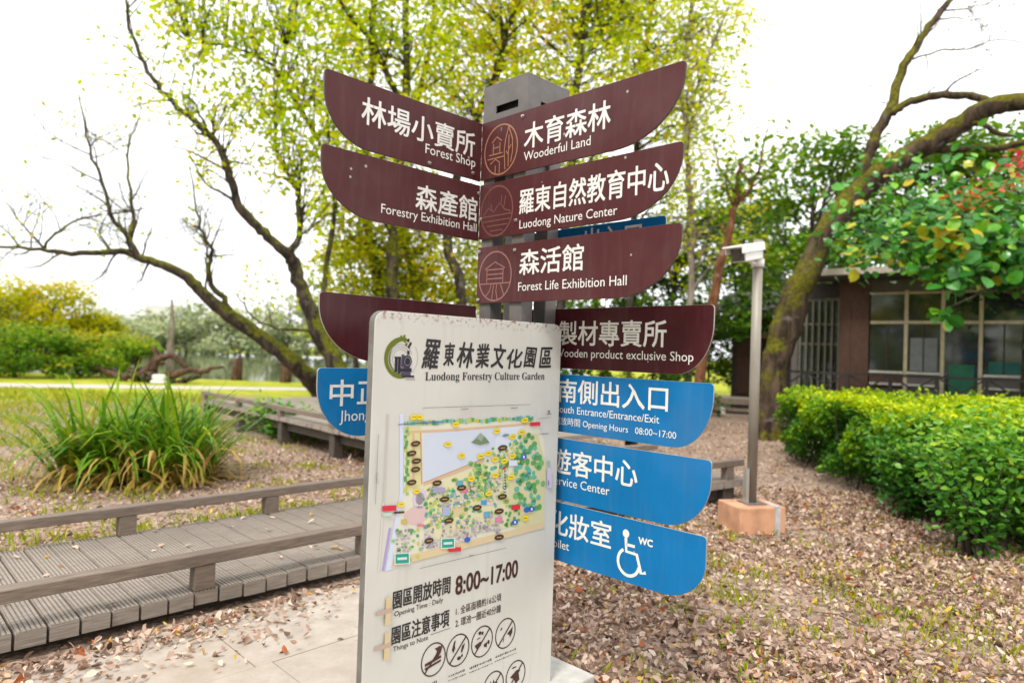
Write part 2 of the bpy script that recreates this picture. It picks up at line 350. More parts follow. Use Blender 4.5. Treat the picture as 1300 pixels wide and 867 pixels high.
# stone paving, near left
def paving_mat():
    m, nt, p = new_mat('stone_paving')
    a = noise(nt, 7, 9, rough=.7); b = noise(nt, 1.2, 4)
    col = ramp(nt, a, [(.3, (.36, .305, .255)), (.7, (.52, .455, .39))])
    col = mixc(nt, ramp(nt, b, [(.45, (0, 0, 0)), (.7, (.5, .5, .5))]), col, (.36, .28, .21))
    col = mixc(nt, ramp(nt, noise(nt, 40, 3), [(.68, (0, 0, 0)), (.75, (.6, .6, .6))]), col, (.15, .11, .09))
    nt.links.new(col, p.inputs['Base Color']); p.inputs['Roughness'].default_value = .8; bump(nt, p, a, .4, .01)
    return m
pav = MB(); px_ = -5.0
rows = [(3.66, 3.0), (2.995, 2.25), (2.245, 1.5), (1.495, .8), (.795, .1)]
for ri, (n1, n0) in enumerate(rows):
    t = -4.0 + ri * .37
    while t < 2.4:
        L = random.uniform(1.0, 1.9); t1 = min(t + L, 2.4)
        a, b, c, d = tn(t, n0), tn(t1 - .006, n0), tn(t1 - .006, n1), tn(t, n1)
        ctr = (a + c) / 2; axT = np.array((TQ, TQ, 0)); axN = np.array((-TQ, TQ, 0))
        pav.box(ctr + np.array((0, 0, .008 + random.uniform(-.002, .002))), (t1 - t - .006, n1 - n0, .03), 0, 0, axes=(axT, axN, np.array((0, 0, 1.))))
        t = t1
tag(pav.build('paving', paving_mat(), bevel=.004), kind='structure')

# ------------------------------------------------------------------ boardwalk
AX = np.array((TQ, TQ, 0)); AN = np.array((-TQ, TQ, 0)); AZ = np.array((0, 0, 1.))
def boardwalk(name, o, dirx, length, width, z, post_at, rail_h=.2, thick=.08, pitch=.134, grooves=True, leg_h=None, near_rail=True, far_rail=True, start=0):
    """local X runs along the walk from its left end, local Y across it from the near edge"""
    root = empty(name, (o[0], o[1], 0), math.atan2(dirx[1], dirx[0]))
    pl = MB(); x = start
    while x < length:
        w = pitch - .013; j = random.uniform(-.012, .012); dz = random.uniform(-.003, .003)
        if grooves:
            prof = []; ng = 6; gw = w / ng
            for k in range(ng):
                prof += [(x + k * gw, z - .008), (x + k * gw + gw * .26, z - .008), (x + k * gw + gw * .3, z), (x + (k + 1) * gw - gw * .08, z)]
            prof += [(x + w, z - .008), (x + w, z - thick), (x, z - thick)]
            prof = [(a, b + dz) for a, b in prof]
            n = len(prof)
            v = [(a, j, b) for a, b in prof] + [(a, width + j, b) for a, b in prof]
            pl.add(v, [tuple(range(n - 1, -1, -1)) , tuple(range(n, 2 * n))] + [(i, (i + 1) % n, n + (i + 1) % n, n + i) for i in range(n)])
        else:
            pl.bb(x, x + w, j, width + j, z - thick + dz, z + dz)
        x += pitch
    pl.build('deck_planks', MT['deck'], root)
    jo = MB()
    for y in (.16, width / 2, width - .16): jo.bb(start, length - .02, y - .05, y + .05, .0 if leg_h is None else z - thick - .14, z - thick - .004)
    jo.build('joist', MT['dark_wood'], root)
    for side, y in ((0, .045), (1, width - .045)):
        if (side == 0 and not near_rail) or (side == 1 and not far_rail): continue
        rl = MB(); rl.bb(start - .05, length, y - .045, y + .045, z + rail_h - .065, z + rail_h)
        rl.build('kerb_rail', MT['rail'], root, bevel=.006)
        for xx in post_at:
            b = MB(); b.bb(xx - .055, xx + .055, y - .042, y + .042, z + .001, z + rail_h - .066)
            b.build('rail_post', MT['rail'], root, bevel=.005)
    if leg_h:
        for xx in post_at:
            for y in (.10, width - .1):
                b = MB(); b.bb(xx - .07, xx + .07, y - .07, y + .07, 0, z - thick - .003); b.build('support_post', MT['dark_wood'], root, bevel=.006)
    return root
bw = boardwalk('boardwalk', tn(-5, 3.80), AX, 8.6, 1.48, .14, [5 + .33 - .0 - 1.05 * 2 - 1.05 * k for k in ()] + [.08, 1.13, 2.18, 3.23, 4.28, 5.33 + .05, 6.43 + .05, 7.53])
tag(bw, 'low weathered timber boardwalk with ribbed planks and kerb rails crossing left of the map panel', 'boardwalk')
d2 = np.array((2.35 - 1.2, 6.75 - 5.95, 0)); d2 = d2 / np.linalg.norm(d2)
b2 = boardwalk('boardwalk', np.array((.25, 5.55, 0)), d2, 2.72, 1.3, .26, [.3, 1.4, 2.5], rail_h=.2, leg_h=.1)
tag(b2, 'short grey timber walkway end showing behind the blue boards beside the camera pole', 'boardwalk')
dk = np.array((3.85, -4.23, 0)); dk = dk / np.linalg.norm(dk)
vd = boardwalk('viewing_deck', np.array((-5.8, 12.72, 0)), dk, 7.2, 4.2, .42, [.1, 1.75, 3.45, 5.1, 6.9], rail_h=.16, leg_h=.3, grooves=False, thick=.06)
tag(vd, 'raised grey timber platform on dark posts beside the leaning tree', 'deck')

# ------------------------------------------------------------------ lettering tools
_tcache = {}
def glyphs(body, bold, shear=0):
    k = (body, bold, shear)
    if k in _tcache: return _tcache[k]
    c = bpy.data.curves.new('lettering', 'FONT'); c.body = body; c.size = 1; c.offset = bold; c.resolution_u = 3; c.shear = shear; c.fill_mode = 'FRONT'
    o = bpy.data.objects.new('lettering', c); S.collection.objects.link(o)
    dg = bpy.context.evaluated_depsgraph_get(); me = bpy.data.meshes.new_from_object(o.evaluated_get(dg))
    bpy.data.objects.remove(o); bpy.data.curves.remove(c)
    v = np.zeros(len(me.vertices) * 3); me.vertices.foreach_get('co', v); v = v.reshape(-1, 3)
    f = [tuple(p.vertices) for p in me.polygons]; bpy.data.meshes.remove(me)
    _tcache[k] = (v, f); return v, f
def put_text(mb, body, x0, x1, z0, z1=None, y=-.0012, bold=.026, ratio=1.0, shear=0, col=None, m=0, rot=0):
    v, f = glyphs(body, 0, shear)
    lo, hi = v.min(0), v.max(0); sx = (x1 - x0) / (hi[0] - lo[0])
    X = x0 + (v[:, 0] - lo[0]) * sx
    if z1 is None: Z = z0 + v[:, 1] * sx * ratio
    else: Z = z0 + (v[:, 1] - lo[1]) * (z1 - z0) / (hi[1] - lo[1])
    if rot:
        cx, cz = (x0 + x1) / 2, (z0 + (z1 or z0)) / 2; a = R(rot); X, Z = cx + (X - cx) * math.cos(a) - (Z - cz) * math.sin(a), cz + (X - cx) * math.sin(a) + (Z - cz) * math.cos(a)
    h = bold * .0 + (z1 - z0 if z1 is not None else sx) * bold
    for k, (ox, oz) in enumerate(((0, 0), (h, 0), (0, h), (h, h)) if bold > .001 else ((0, 0),)):
        mb.add(np.stack([X + ox - h / 2, np.full(len(X), y - k * .00006), Z + oz - h / 2], 1), f, m, col)
def stroke(mb, pts, w, y=-.0012, m=0, col=None, closed=False):
    pts = [np.array(p, float) for p in pts]
    if closed: pts = pts + [pts[0]]
    P = np.array(pts); t = np.gradient(P, axis=0)
    if closed: t[0] = t[-1] = P[1] - P[-2]
    t /= np.linalg.norm(t, axis=1)[:, None] + 1e-9; n = np.stack([-t[:, 1], t[:, 0]], 1) * w / 2
    A, B = P - n, P + n
    v = [(x, y, z) for x, z in A] + [(x, y, z) for x, z in B]; k = len(P)
    mb.add(v, [(i, i + 1, k + i + 1, k + i) for i in range(k - 1)], m, col)
def arc(cx, cz, rx, rz, a0=0, a1=360, n=28):
    return [(cx + rx * math.cos(R(a)), cz + rz * math.sin(R(a))) for a in np.linspace(a0, a1, n)]

# ------------------------------------------------------------------ signpost
PX, PY, TH = -.1698, 3.1, R(44.8016)
sp = empty('signpost', (PX, PY, 0), -TH)       # local X along the right-hand boards, local Y away to the back right
tag(sp, 'tall grey four legged signpost carrying brown, maroon and blue direction boards', 'signpost')
LEG = .074; PA, PB = (.006, .275), (.012, .242)
for a in (PA[0] + LEG / 2, PA[1] - LEG / 2):
    for b in (PB[0] + LEG / 2, PB[1] - LEG / 2):
        q = MB(); q.bb(a - LEG / 2, a + LEG / 2, b - LEG / 2, b + LEG / 2, .06, 2.50); q.build('leg', MT['post_grey'], sp, bevel=.004)
for z in (.45, 1.1, 1.9, 2.3):
    q = MB(); q.bb(PA[0] + .02, PA[1] - .02, PB[0] + .02, PB[1] - .02, z, z + .04); q.build('brace', MT['post_grey'], sp)
# hollow cap with a slot in each side
cp = MB(); c0, c1, e0, e1, zt, zb = -.001, .279, .006, .284, 2.716, 2.40
def capwall(axis, f0, f1, g0, g1):
    zl, zh = 2.578, 2.612; m0, m1 = .30, .80
    a0, a1 = g0, g1; s0, s1 = a0 + (a1 - a0) * m0, a0 + (a1 - a0) * m1
    for (u0, u1, z0, z1) in ((a0, a1, zb, zl), (a0, a1, zh, zt - .006), (a0, s0, zl, zh), (s1, a1, zl, zh)):
        if axis == 'x': cp.bb(u0, u1, f0, f1, z0, z1)
        else: cp.bb(f0, f1, u0, u1, z0, z1)
capwall('x', e0, e0 + .006, c0, c1); capwall('x', e1 - .006, e1, c0, c1)
capwall('y', c0, c0 + .006, e0 + .0061, e1 - .0061); capwall('y', c1 - .006, c1, e0 + .0061, e1 - .0061)
cp.bb(c0, c1, e0, e1, zt - .0059, zt)
cap = cp.build('post_cap', MT['post_grey'], sp)
q = MB(); q.bb(c0 + .03, c1 - .03, e0 + .03, e1 - .03, 2.50, 2.69); q.build('cap_shade_fill', MT['black'], cap)  # black filler block, paints in the shade seen through the cap slots
# footing
q = MB(); q.bb(-.12, .44, -.16, .40, 0, .06); q.build('footing', mat('pale_concrete', (.42, .40, .37), (.55, .53, .49), 12, .85, bmp=.2), sp, bevel=.008)

def leaf_board(L, z0, z1, ra, rb, mirror=False):
    """outline (x,z): square inner end, one corner swept away in a large curve, like half a leaf"""
    o = [(0, z0), (L - ra, z0)] + [(L - ra + ra * math.sin(R(a)), z0 + rb - rb * math.cos(R(a))) for a in np.linspace(6, 90, 14)]
    o += [(L, z1 - .014)] + [(L - .014 + .014 * math.cos(R(a)), z1 - .014 + .014 * math.sin(R(a))) for a in (30, 60, 90)] + [(0, z1)]
    return [(-x, z) for x, z in o][::-1] if mirror else o
def bolt(root, x, z, y=-.001):
    b = MB(); b.tube([(x, y, z), (x, y - .004, z)], [.0085, .0075], 10); b.tube([(x, y - .0041, z), (x, y - .009, z)], [.006, .005], 6)
    b.build('bolt', MT['steel'], root)
def emblem(root, kind, cx, cz, r, m):
    e = MB(); rx, rz = r
    stroke(e, arc(cx, cz, rx, rz), .007); S_ = lambda pts, w=.0055: stroke(e, [(cx + a * rx, cz + b * rz) for a, b in pts], w, -.0013)
    if kind == 'house':      # a small house between trees over a winding stream
        S_([(-.55, .35), (-.25, .55), (.05, .35)]); S_([(-.45, .3), (-.45, -.12)]); S_([(-.05, .3), (-.05, -.12)]); S_([(-.7, -.14), (.1, -.14)])
        S_([(-.42, .12), (-.1, .12)]); S_([(.45, .85), (.28, .35), (.22, -.1), (.3, -.85)]); S_([(.45, .85), (.7, .3), (.72, -.2), (.62, -.6)]); S_([(.48, .5), (.48, -.75)])
        S_([(.48, -.1), (.62, .1)]); S_([(.48, -.3), (.34, -.12)]); S_([(-.62, -.5), (-.3, -.35), (-.05, -.5), (-.05, -.95)]); S_([(-.3, -.95), (-.3, -.6)]); S_([(-.8, -.3), (.25, -.3)]); S_([(.0, .75), (.0, .9)])
    elif kind == 'hills':    # ridge line over still water
        S_([(-.85, -.1), (-.5, .15), (-.2, -.02), (.2, .3), (.5, .02), (.88, -.1)]); S_([(-.95, -.18), (.95, -.18)]); S_([(-.85, -.38), (.85, -.38)]); S_([(-.6, -.58), (.7, -.58)])
        S_([(.3, .3), (.3, .6)]); S_([(.45, .1), (.55, .55)]); S_([(-.3, .05), (-.35, .3)]); S_([(-.4, -.78), (.4, -.78)])
    else:                    # a gabled hall over a path
        S_([(-.62, .3), (0, .58), (.62, .3)]); S_([(-.55, .27), (.55, .27)]); S_([(-.5, .25), (-.5, -.28)]); S_([(.5, .25), (.5, -.28)]); S_([(-.98, -.3), (.98, -.3)])
        S_([(-.5, .08), (.5, .08)]); S_([(-.5, -.1), (.5, -.1)]); S_([(-.2, -.3), (-.3, -.6), (-.55, -.82)]); S_([(.15, -.3), (.1, -.6), (.2, -.97)]); S_([(.35, -.3), (.5, -.6), (.6, -.8)]); S_([(-.05, -.3), (-.1, -.65), (-.15, -.97)])
    e.build('emblem', m, root)

def board(kind, z0, z1, L, ra, rb, plane, m, edge, label, start=0):
    th = .009
    if kind == 'right':
        ob = leaf_board(L, z0, z1, ra, rb); mb = MB(); mb.prism(ob, 0, th, 0, 1)
        o = mb.build('direction_board', [m, edge], sp, bevel=.0012); o.location = (0, plane, 0)
    else:
        ob = leaf_board(L, z0, z1, ra, rb, True); ob = [(x if x < -1e-6 else .0, z) for x, z in ob]
        mb = MB(); mb.prism(ob, 0, th, 0, 1)
        o = mb.build('direction_board', [m, edge], sp, bevel=.0012); o.rotation_euler = (0, 0, R(90)); o.location = (0, 0, 0)
    o['label'] = label
    return o
def letter(root, lines, m=None):
    for ln in lines:
        mb = MB(); put_text(mb, *ln[0], **ln[1]); mb.build('lettering', m or MT['white'], root)
T = lambda *a, **k: (a, k)
# right arms, upper three
b = board('right', 2.284, 2.548, 1.054, .30, .235, 0, MT['brown'], MT['dark_edge'], 'brown board lettered Wooderful Land')
letter(b, [T('木育森林', .275, .733, 2.377, 2.487), T('Wooderful Land', .275, .640, 2.327, bold=.003)])
emblem(b, 'house', .129, 2.405, (.105, .112), MT['tan_line']); bolt(b, .262, 2.525)
b = board('right', 2.012, 2.262, 1.054, .28, .22, 0, MT['brown'], MT['dark_edge'], 'brown board lettered Luodong Nature Center')
letter(b, [T('羅東自然教育中心', .259, 1.0, 2.097, 2.205), T('Luodong Nature Center', .262, .779, 2.035, bold=.003)])
emblem(b, 'hills', .115, 2.131, (.102, .112), MT['dull_line']); bolt(b, .240, 2.075); bolt(b, .012, 2.105)
b = board('right', 1.718, 1.974, 1.058, .28, .22, 0, MT['brown'], MT['dark_edge'], 'brown board lettered Forest Life Exhibition Hall')
letter(b, [T('森活館', .271, .622, 1.834, 1.940), T('Forest Life Exhibition Hall', .267, .832, 1.765, bold=.003)])
emblem(b, 'hall', .118, 1.838, (.104, .110), MT['rose_line']); bolt(b, .240, 1.945); bolt(b, .012, 1.955); bolt(b, .014, 1.735)
# left arms
b = board('left', 2.281, 2.548, .806, .21, .20, 0, MT['brown'], MT['dark_edge'], 'brown board lettered Forest Shop')
letter(b, [T('林場小賣所', -.641, -.044, 2.382, 2.490), T('Forest Shop', -.323, -.036, 2.338, bold=.003)]); bolt(b, -.30, 2.30); bolt(b, -.05, 2.31)
b = board('left', 2.006, 2.262, .808, .25, .20, 0, MT['brown_specks'], MT['dark_edge'], 'brown board lettered Forestry Exhibition Hall, spotted with droppings')
letter(b, [T('森產館', -.364, -.016, 2.092, 2.200), T('Forestry Exhibition Hall', -.535, -.016, 2.046, bold=.003)]); bolt(b, -.010, 2.225)
b = board('left', 1.443, 1.706, .793, .27, .22, 0, MT['maroon'], MT['alu'], 'blank maroon board half hidden by the map panel')
b = board('left', 1.150, 1.418, .789, .20, .20, 0, MT['blue'], MT['alu'], 'blue board lettered Jhong, half hidden by the map panel')
letter(b, [T('中正', -.735, -.50, 1.272, 1.372), T('Jhongjheng', -.690, -.42, 1.212, bold=.0)])
# right arms, lower four, on the back of the post
b = board('right', 1.436, 1.705, 1.055, .16, .20, .25, MT['maroon'], MT['alu'], 'maroon board lettered Wooden product exclusive Shop')
letter(b, [T('製材專賣所', .292, .852, 1.541, 1.648), T('Wooden product exclusive Shop', .270, .975, 1.488, bold=.003)])
b = board('right', 1.150, 1.409, 1.062, .17, .21, .25, MT['blue'], MT['alu'], 'blue board lettered South Entrance/Entrance/Exit')
letter(b, [T('南側出入口', .300, .868, 1.285, 1.388), T('South Entrance/Entrance/Exit', .290, .832, 1.237, bold=.003), T('開放時間 Opening Hours   08:00~17:00', .283, .910, 1.185, bold=.0)])
b = board('right', .845, 1.121, 1.062, .20, .20, .25, MT['blue'], MT['alu'], 'blue board lettered Service Center')
letter(b, [T('遊客中心', .277, .736, .965, 1.075), T('Service Center', .268, .600, .912, bold=.003)])
b = board('right', .574, .834, 1.050, .19, .16, .25, MT['blue'], MT['alu'], 'blue board lettered Toilet WC with a wheelchair symbol')
letter(b, [T('化妝室', .270, .615, .690, .798), T('Toilet', .262, .390, .632, bold=.003), T('WC', .752, .818, .745, bold=.06)])
wc = MB(); 
wc.flat(arc(.690, .772, .016, .017), -.0012); stroke(wc, [(.690, .755), (.694, .700), (.745, .698), (.768, .628), (.790, .636)], .014); stroke(wc, [(.692, .728), (.735, .728)], .012)
stroke(wc, arc(.706, .658, .052, .054, 120, 350, 22), .013, -.0013); wc.build('wheelchair_symbol', MT['white'], b)
b = board('right', 1.80, 2.068, .835, .16, .18, .25, MT['blue'], MT['alu'], 'blue board mostly hidden behind the brown ones')
letter(b, [T('出入口', .42, .72, 1.952, 2.056)])

# ------------------------------------------------------------------ map panel (stands in front of the post)
ca, sa = math.cos(TH), math.sin(TH)
mp = empty('map_panel', (PX + ca * .352, PY - sa * .352, 0), R(90) - TH)     # local X along the panel, face towards local -Y
tag(mp, 'tall ivory information panel with a coloured park map and opening hours', 'information board')
# face plane at local y = -.007 ; local x equals distance behind the corner of the boards
x0, x1, ztop = -.781, .197, 1.630; r_ = .045
ol = [(x0, .02), (x1, .02)] + [(x1 - r_ + r_ * math.cos(R(a)), ztop - r_ + r_ * math.sin(R(a))) for a in np.linspace(0, 90, 9)] + [(x0 + r_ + r_ * math.cos(R(a)), ztop - r_ + r_ * math.sin(R(a))) for a in np.linspace(90, 180, 9)]
mb = MB(); mb.prism(ol, 0, .034, 0, 1)
body = mb.build('panel', [MT['ivory'], mat('panel_edge', (.13, .12, .11), (.19, .18, .165), 14, .5)], mp, bevel=.004)
q = MB(); q.bb(x0 + .02, x1 - .02, .003, .031, 0, .02); q.build('foot', MT['alu'], mp)
def pz(zx, zy):
    """picture position on the map sheet -> panel plane"""
    d = ray(470 + zx / 3.7708, 500 + zy / 3.7708); o = Vector((0, 0, EYE)) - Vector((PX, PY, 0))
    U = Vector((ca, -sa, 0)); N = Vector((sa, ca, 0)); t = (.352 - o @ U) / (d @ U); return ((o @ N) + t * (d @ N), EYE + t * d.z)
def pp(px, py): return pz((px - 470) * 3.7708, (py - 500) * 3.7708)
# title and logo
def sheet_text(m, *a, **k): tx = MB(); put_text(tx, *a, **k); tx.build('lettering', MT[m], body)
tx = MB()
for ch, xa, xb, ya, yb, rt_ in (('羅', 415, 520, 205, 370, -2), ('東', 543, 612, 225, 350, 3), ('林', 628, 728, 222, 362, -3), ('業', 738, 825, 232, 362, 4), ('文', 838, 922, 232, 365, -4), ('化', 932, 1028, 262, 366, 5), ('園', 1036, 1112, 252, 362, -2), ('區', 1128, 1208, 252, 362, 2)):
    m_ = (ya + yb) / 2; l_, r2_ = pp(450 + xa / 4.815, 390 + m_ / 4.815)[0], pp(450 + xb / 4.815, 390 + m_ / 4.815)[0]; t_, b_ = pp(450 + (xa + xb) / 9.63, 390 + ya / 4.815)[1], pp(450 + (xa + xb) / 9.63, 390 + yb / 4.815)[1]
    put_text(tx, ch, l_, r2_, b_ - .004, t_ + .004, bold=.035, shear=.2, rot=rt_)
tx.build('lettering', MT['ink'], body)
sheet_text('ink', '𝐋𝐮𝐨𝐝𝐨𝐧𝐠 𝐅𝐨𝐫𝐞𝐬𝐭𝐫𝐲 𝐂𝐮𝐥𝐭𝐮𝐫𝐞 𝐆𝐚𝐫𝐝𝐞𝐧', -.556, .092, 1.388, bold=0)
sheet_text('ink', '園區開放時間', -.663, -.402, .586, .650, bold=.035); sheet_text('ink', 'Opening Time : Daily', -.655, -.435, .560, bold=.002)
sheet_text('ink', '園區注意事項', -.663, -.402, .462, .526, bold=.035); sheet_text('ink', 'Things to Note', -.655, -.50, .438, bold=.002)
tx = MB(); stroke(tx, [(-.49, .452), (-.395, .452)], .0018); tx.build('rule', MT['ink'], body)
sheet_text('brown_ink', '8:00~17:00', -.374, -.036, .570, .640, bold=.05)
sheet_text('brown_ink', '1. 全區面積約16公頃', -.369, -.128, .492, .524, bold=.014); sheet_text('brown_ink', '2. 環池一圈近40分鐘', -.369, -.128, .446, .478, bold=.014)
lg = MB(); cx, cz = -.664, 1.468
OLV = (.12, .15, .008); BLK = (.02, .018, .03); GRY = (.35, .34, .36); PUR = (.07, .05, .10)
def crescent(cx, cz, r1, r2, off, a0, a1, n=26):
    o = [(cx + r1 * math.cos(R(a)), cz + r1 * math.sin(R(a))) for a in np.linspace(a0, a1, n)]
    i = [(cx + off + r2 * math.cos(R(a)), cz + r2 * math.sin(R(a))) for a in np.linspace(a0, a1, n)]
    for k in range(n - 1): lg.flat([o[k], o[k + 1], i[k + 1], i[k]], -.0010, OLV)
crescent(cx, cz, .073, .060, .012, 75, 285)
for r in (.034, .043, .052): stroke(lg, arc(cx - .004, cz - .004, r, r, 20, 235, 24), .0022, -.0012, 0, GRY)
stroke(lg, arc(cx, cz, .071, .071, -45, 35, 12), .0016, -.0012, 0, GRY)
for (u, v) in ((-.006, .072), (.008, .075), (.012, .060), (.026, .062), (.036, .050), (.018, .047), (.030, .040), (-.02, .058)):
    lg.flat([(cx + u - .006, cz + v - .003), (cx + u + .003, cz + v - .007), (cx + u + .007, cz + v + .005), (cx + u - .001, cz + v + .007)], -.0013, OLV if u < .02 else BLK)
for (u0, u1, v0, v1, c) in ((-.004, .046, -.050, -.036, BLK), (.0, .042, -.066, -.051, PUR), (-.028, -.016, -.050, .002, BLK), (-.014, -.002, -.056, .004, BLK), (.0, .012, -.034, .012, PUR), (.024, .034, .012, .026, BLK), (.012, .038, -.036, .008, PUR), (.006, .058, -.069, -.062, BLK), (-.03, -.002, -.002, .004, BLK), (.02, .062, -.077, -.072, GRY)):
    lg.flat([(cx + u0, cz + v0), (cx + u1, cz + v0), (cx + u1, cz + v1), (cx + u0, cz + v1)], -.0014 - .00001 * (u0 > 0) - (v0 + .1) * .0001, c)
lg.flat(arc(cx + .026, cz - .012, .019, .022, 0, 340, 18), -.0019, BLK); stroke(lg, arc(cx + .026, cz - .012, .013, .015, 0, 360, 18), .0015, -.0021, 0, GRY)
lg.build('logo', MT['print'], body)
# the painted park map
mpb = MB(); LY = [-.0010]
def lay(): LY[0] -= .00009; return LY[0]
def P4(pts, c): mpb.flat([pz(*p) for p in pts], lay(), c)
def pathline(pts, w, c):
    stroke(mpb, [pz(*p) for p in pts], w, lay(), 0, c)
def many(rects, c=None):
    y = lay()
    for (x, yy, w, h, c_) in rects:
        mpb.flat([pz(x - w / 2, yy - h / 2 + w * .03), pz(x + w / 2, yy - h / 2 - w * .03), pz(x + w / 2, yy + h / 2 - w * .03), pz(x - w / 2, yy + h / 2 + w * .03)], y, c_)
def dots(lst):
    y = lay()
    for (x, yy, rx, ry, c_) in lst:
        mpb.flat([pz(x + rx * math.cos(a), yy + ry * math.sin(a) - rx * .15 * math.cos(a)) for a in np.linspace(0, 2 * math.pi, 11)[:-1]], y, c_)
CRM = (.66, .63, .52); LAV = (.55, .60, .70); TAN = (.60, .42, .26); YG = (.50, .52, .10); GRN = (.10, .33, .10); TEA = (.12, .42, .33); YEL = (.75, .58, .02); DBR = (.07, .04, .02); RED = (.60, .03, .05); BLU = (.03, .12, .48); PNK = (.62, .45, .44); GRYB = (.40, .37, .42); VIO = (.36, .30, .55)
rr = random.Random(3)
pathline([(84, 95), (66, 470), (40, 850)], .011, (.50, .47, .43)); pathline([(40, 850), (62, 520)], .006, (.62, .60, .57)); pathline([(60, 845), (95, 640)], .010, VIO[:2] + (.6,)); 
P4([(140, 95), (160, 95), (157, 500), (118, 830), (70, 850), (140, 480)], (.56, .62, .76))
P4([(162, 150), (785, 112), (832, 215), (838, 400), (822, 645), (100, 828), (158, 480)], CRM)
P4([(162, 160), (240, 155), (248, 440), (170, 470)], (.62, .58, .30))
P4([(690, 180), (800, 190), (838, 330), (828, 630), (660, 640), (660, 420), (700, 300)], (.60, .56, .32))
P4([(250, 190), (602, 160), (596, 250), (560, 310), (400, 370), (252, 425)], LAV)
P4([(600, 165), (735, 150), (700, 250), (600, 260)], (.62, .66, .76))
pathline([(205, 185), (205, 430)], .012, TAN); pathline([(240, 180), (245, 430)], .006, (.52, .30, .16)); pathline([(165, 182), (400, 172), (790, 140)], .009, TAN); pathline([(252, 432), (400, 375), (545, 318)], .013, TAN); pathline([(252, 425), (400, 366), (545, 306)], .003, (.45, .24, .14))
P4([(255, 440), (560, 330), (640, 330), (660, 640), (300, 700), (240, 620)], (.66, .62, .40))
dots([(220, 580, 60, 45, PNK), (236, 500, 36, 50, (.58, .52, .60)), (236, 500, 22, 30, (.50, .46, .55))])
P4([(388, 540), (462, 520), (466, 575), (392, 592)], (.62, .50, .28))
P4([(100, 828), (250, 790), (640, 690), (830, 640), (828, 610), (640, 660), (250, 755), (110, 790)], (.62, .50, .30))
many([(x, 142 - (x - 165) * .042 + rr.uniform(-5, 5), rr.uniform(9, 20), rr.uniform(12, 24), rr.choice([GRN, TEA, YG, (.30, .50, .20), (.25, .50, .45)])) for x in range(170, 785, 11)])
many([(172 + rr.uniform(-7, 9), y, 14, 14, rr.choice([GRN, YG, (.30, .48, .12)])) for y in range(165, 480, 13)])
dots([(rr.uniform(690, 825), rr.uniform(190, 560), rr.uniform(8, 14), rr.uniform(9, 17), rr.choice([GRN, (.16, .42, .14), TEA])) for _ in range(75)])
dots([(rr.uniform(455, 655), rr.uniform(330, 520), rr.uniform(7, 14), rr.uniform(8, 14), rr.choice([GRN, YG, (.22, .46, .18), (.40, .52, .15)])) for _ in range(85)])
dots([(rr.uniform(560, 740), rr.uniform(230, 330), rr.uniform(5, 9), rr.uniform(6, 9), rr.choice([GRN, YG, (.22, .46, .30)])) for _ in range(26)])
dots([(rr.uniform(250, 390), rr.uniform(430, 600), rr.uniform(5, 9), rr.uniform(5, 9), rr.choice([GRN, YG, (.2, .4, .15)])) for _ in range(40)])
dots([(rr.uniform(255, 640), 0, 4, 4, GRN) for _ in range(0)])
dots([(u, rr.uniform(max(330, 560 - u * .38), 640), rr.uniform(6, 12), rr.uniform(6, 11), rr.choice([GRN, YG, (.22, .46, .18), (.40, .52, .15), TEA])) for u in [rr.uniform(260, 655) for _ in range(120)]])
dots([(rr.uniform(105, 240), rr.uniform(640, 800), rr.uniform(6, 10), rr.uniform(6, 10), rr.choice([GRN, YG, (.25, .5, .15)])) for _ in range(26)])
dots([(rr.uniform(645, 720), rr.uniform(520, 640), rr.uniform(5, 9), rr.uniform(6, 9), GRN) for _ in range(16)])
for gx, gy, nx, ny, c in ((470, 420, 3, 5, PNK), (330, 500, 4, 4, VIO), (560, 470, 4, 4, (.62, .58, .62)), (380, 660, 8, 3, GRYB), (250, 700, 6, 3, VIO), (520, 640, 6, 2, GRYB), (130, 660, 4, 6, GRYB), (262, 630, 3, 6, VIO), (345, 620, 3, 5, GRYB), (412, 610, 4, 6, PNK), (490, 600, 3, 4, VIO), (545, 570, 3, 5, GRYB), (600, 590, 2, 5, PNK), (285, 450, 4, 3, GRYB), (400, 480, 4, 4, (.62, .58, .62)), (565, 390, 4, 4, GRYB), (290, 585, 4, 2, GRYB)):
    many([(gx + i * 17 + rr.uniform(-4, 4), gy + j * 19 - i * 3 + rr.uniform(-4, 4), rr.uniform(8, 14), rr.uniform(7, 13), rr.choice([c, GRYB, (.26, .24, .30), (.60, .56, .55)])) for i in range(nx) for j in range(ny)])
many([(325, 460, 60, 22, (.33, .32, .50)), (360, 560, 34, 40, (.36, .40, .62)), (445, 462, 30, 22, (.62, .18, .26)), (425, 425, 34, 24, (.12, .35, .42)), (555, 575, 30, 26, (.12, .36, .50)), (540, 518, 26, 22, (.05, .30, .60)), (612, 600, 34, 26, (.62, .22, .34)), (160, 610, 26, 22, (.50, .40, .12)), (135, 565, 50, 10, DBR), (680, 330, 40, 26, (.62, .66, .76))])
pathline([(130, 146), (240, 138), (345, 132)], .003, (.08, .12, .40))
P4([(480, 232), (505, 210), (525, 186), (548, 208), (568, 232), (525, 242)], (.16, .22, .12)); P4([(505, 212), (525, 186), (540, 200), (530, 226)], (.28, .36, .26)); dots([(645, 197, 16, 7, (.16, .28, .18))])
pathline([(632, 345), (640, 480)], .006, (.62, .60, .62)); many([(640, 370 + 14 * k, 8, 5, (.05, .04, .04)) for k in range(8)])
dots([(x, y, 23, 14, DBR) for x, y in ((213, 237), (195, 283), (217, 320), (213, 360), (195, 422), (316, 425), (352, 502), (433, 448), (507, 543), (628, 490), (613, 560), (372, 604), (613, 684), (277, 700), (630, 257))])
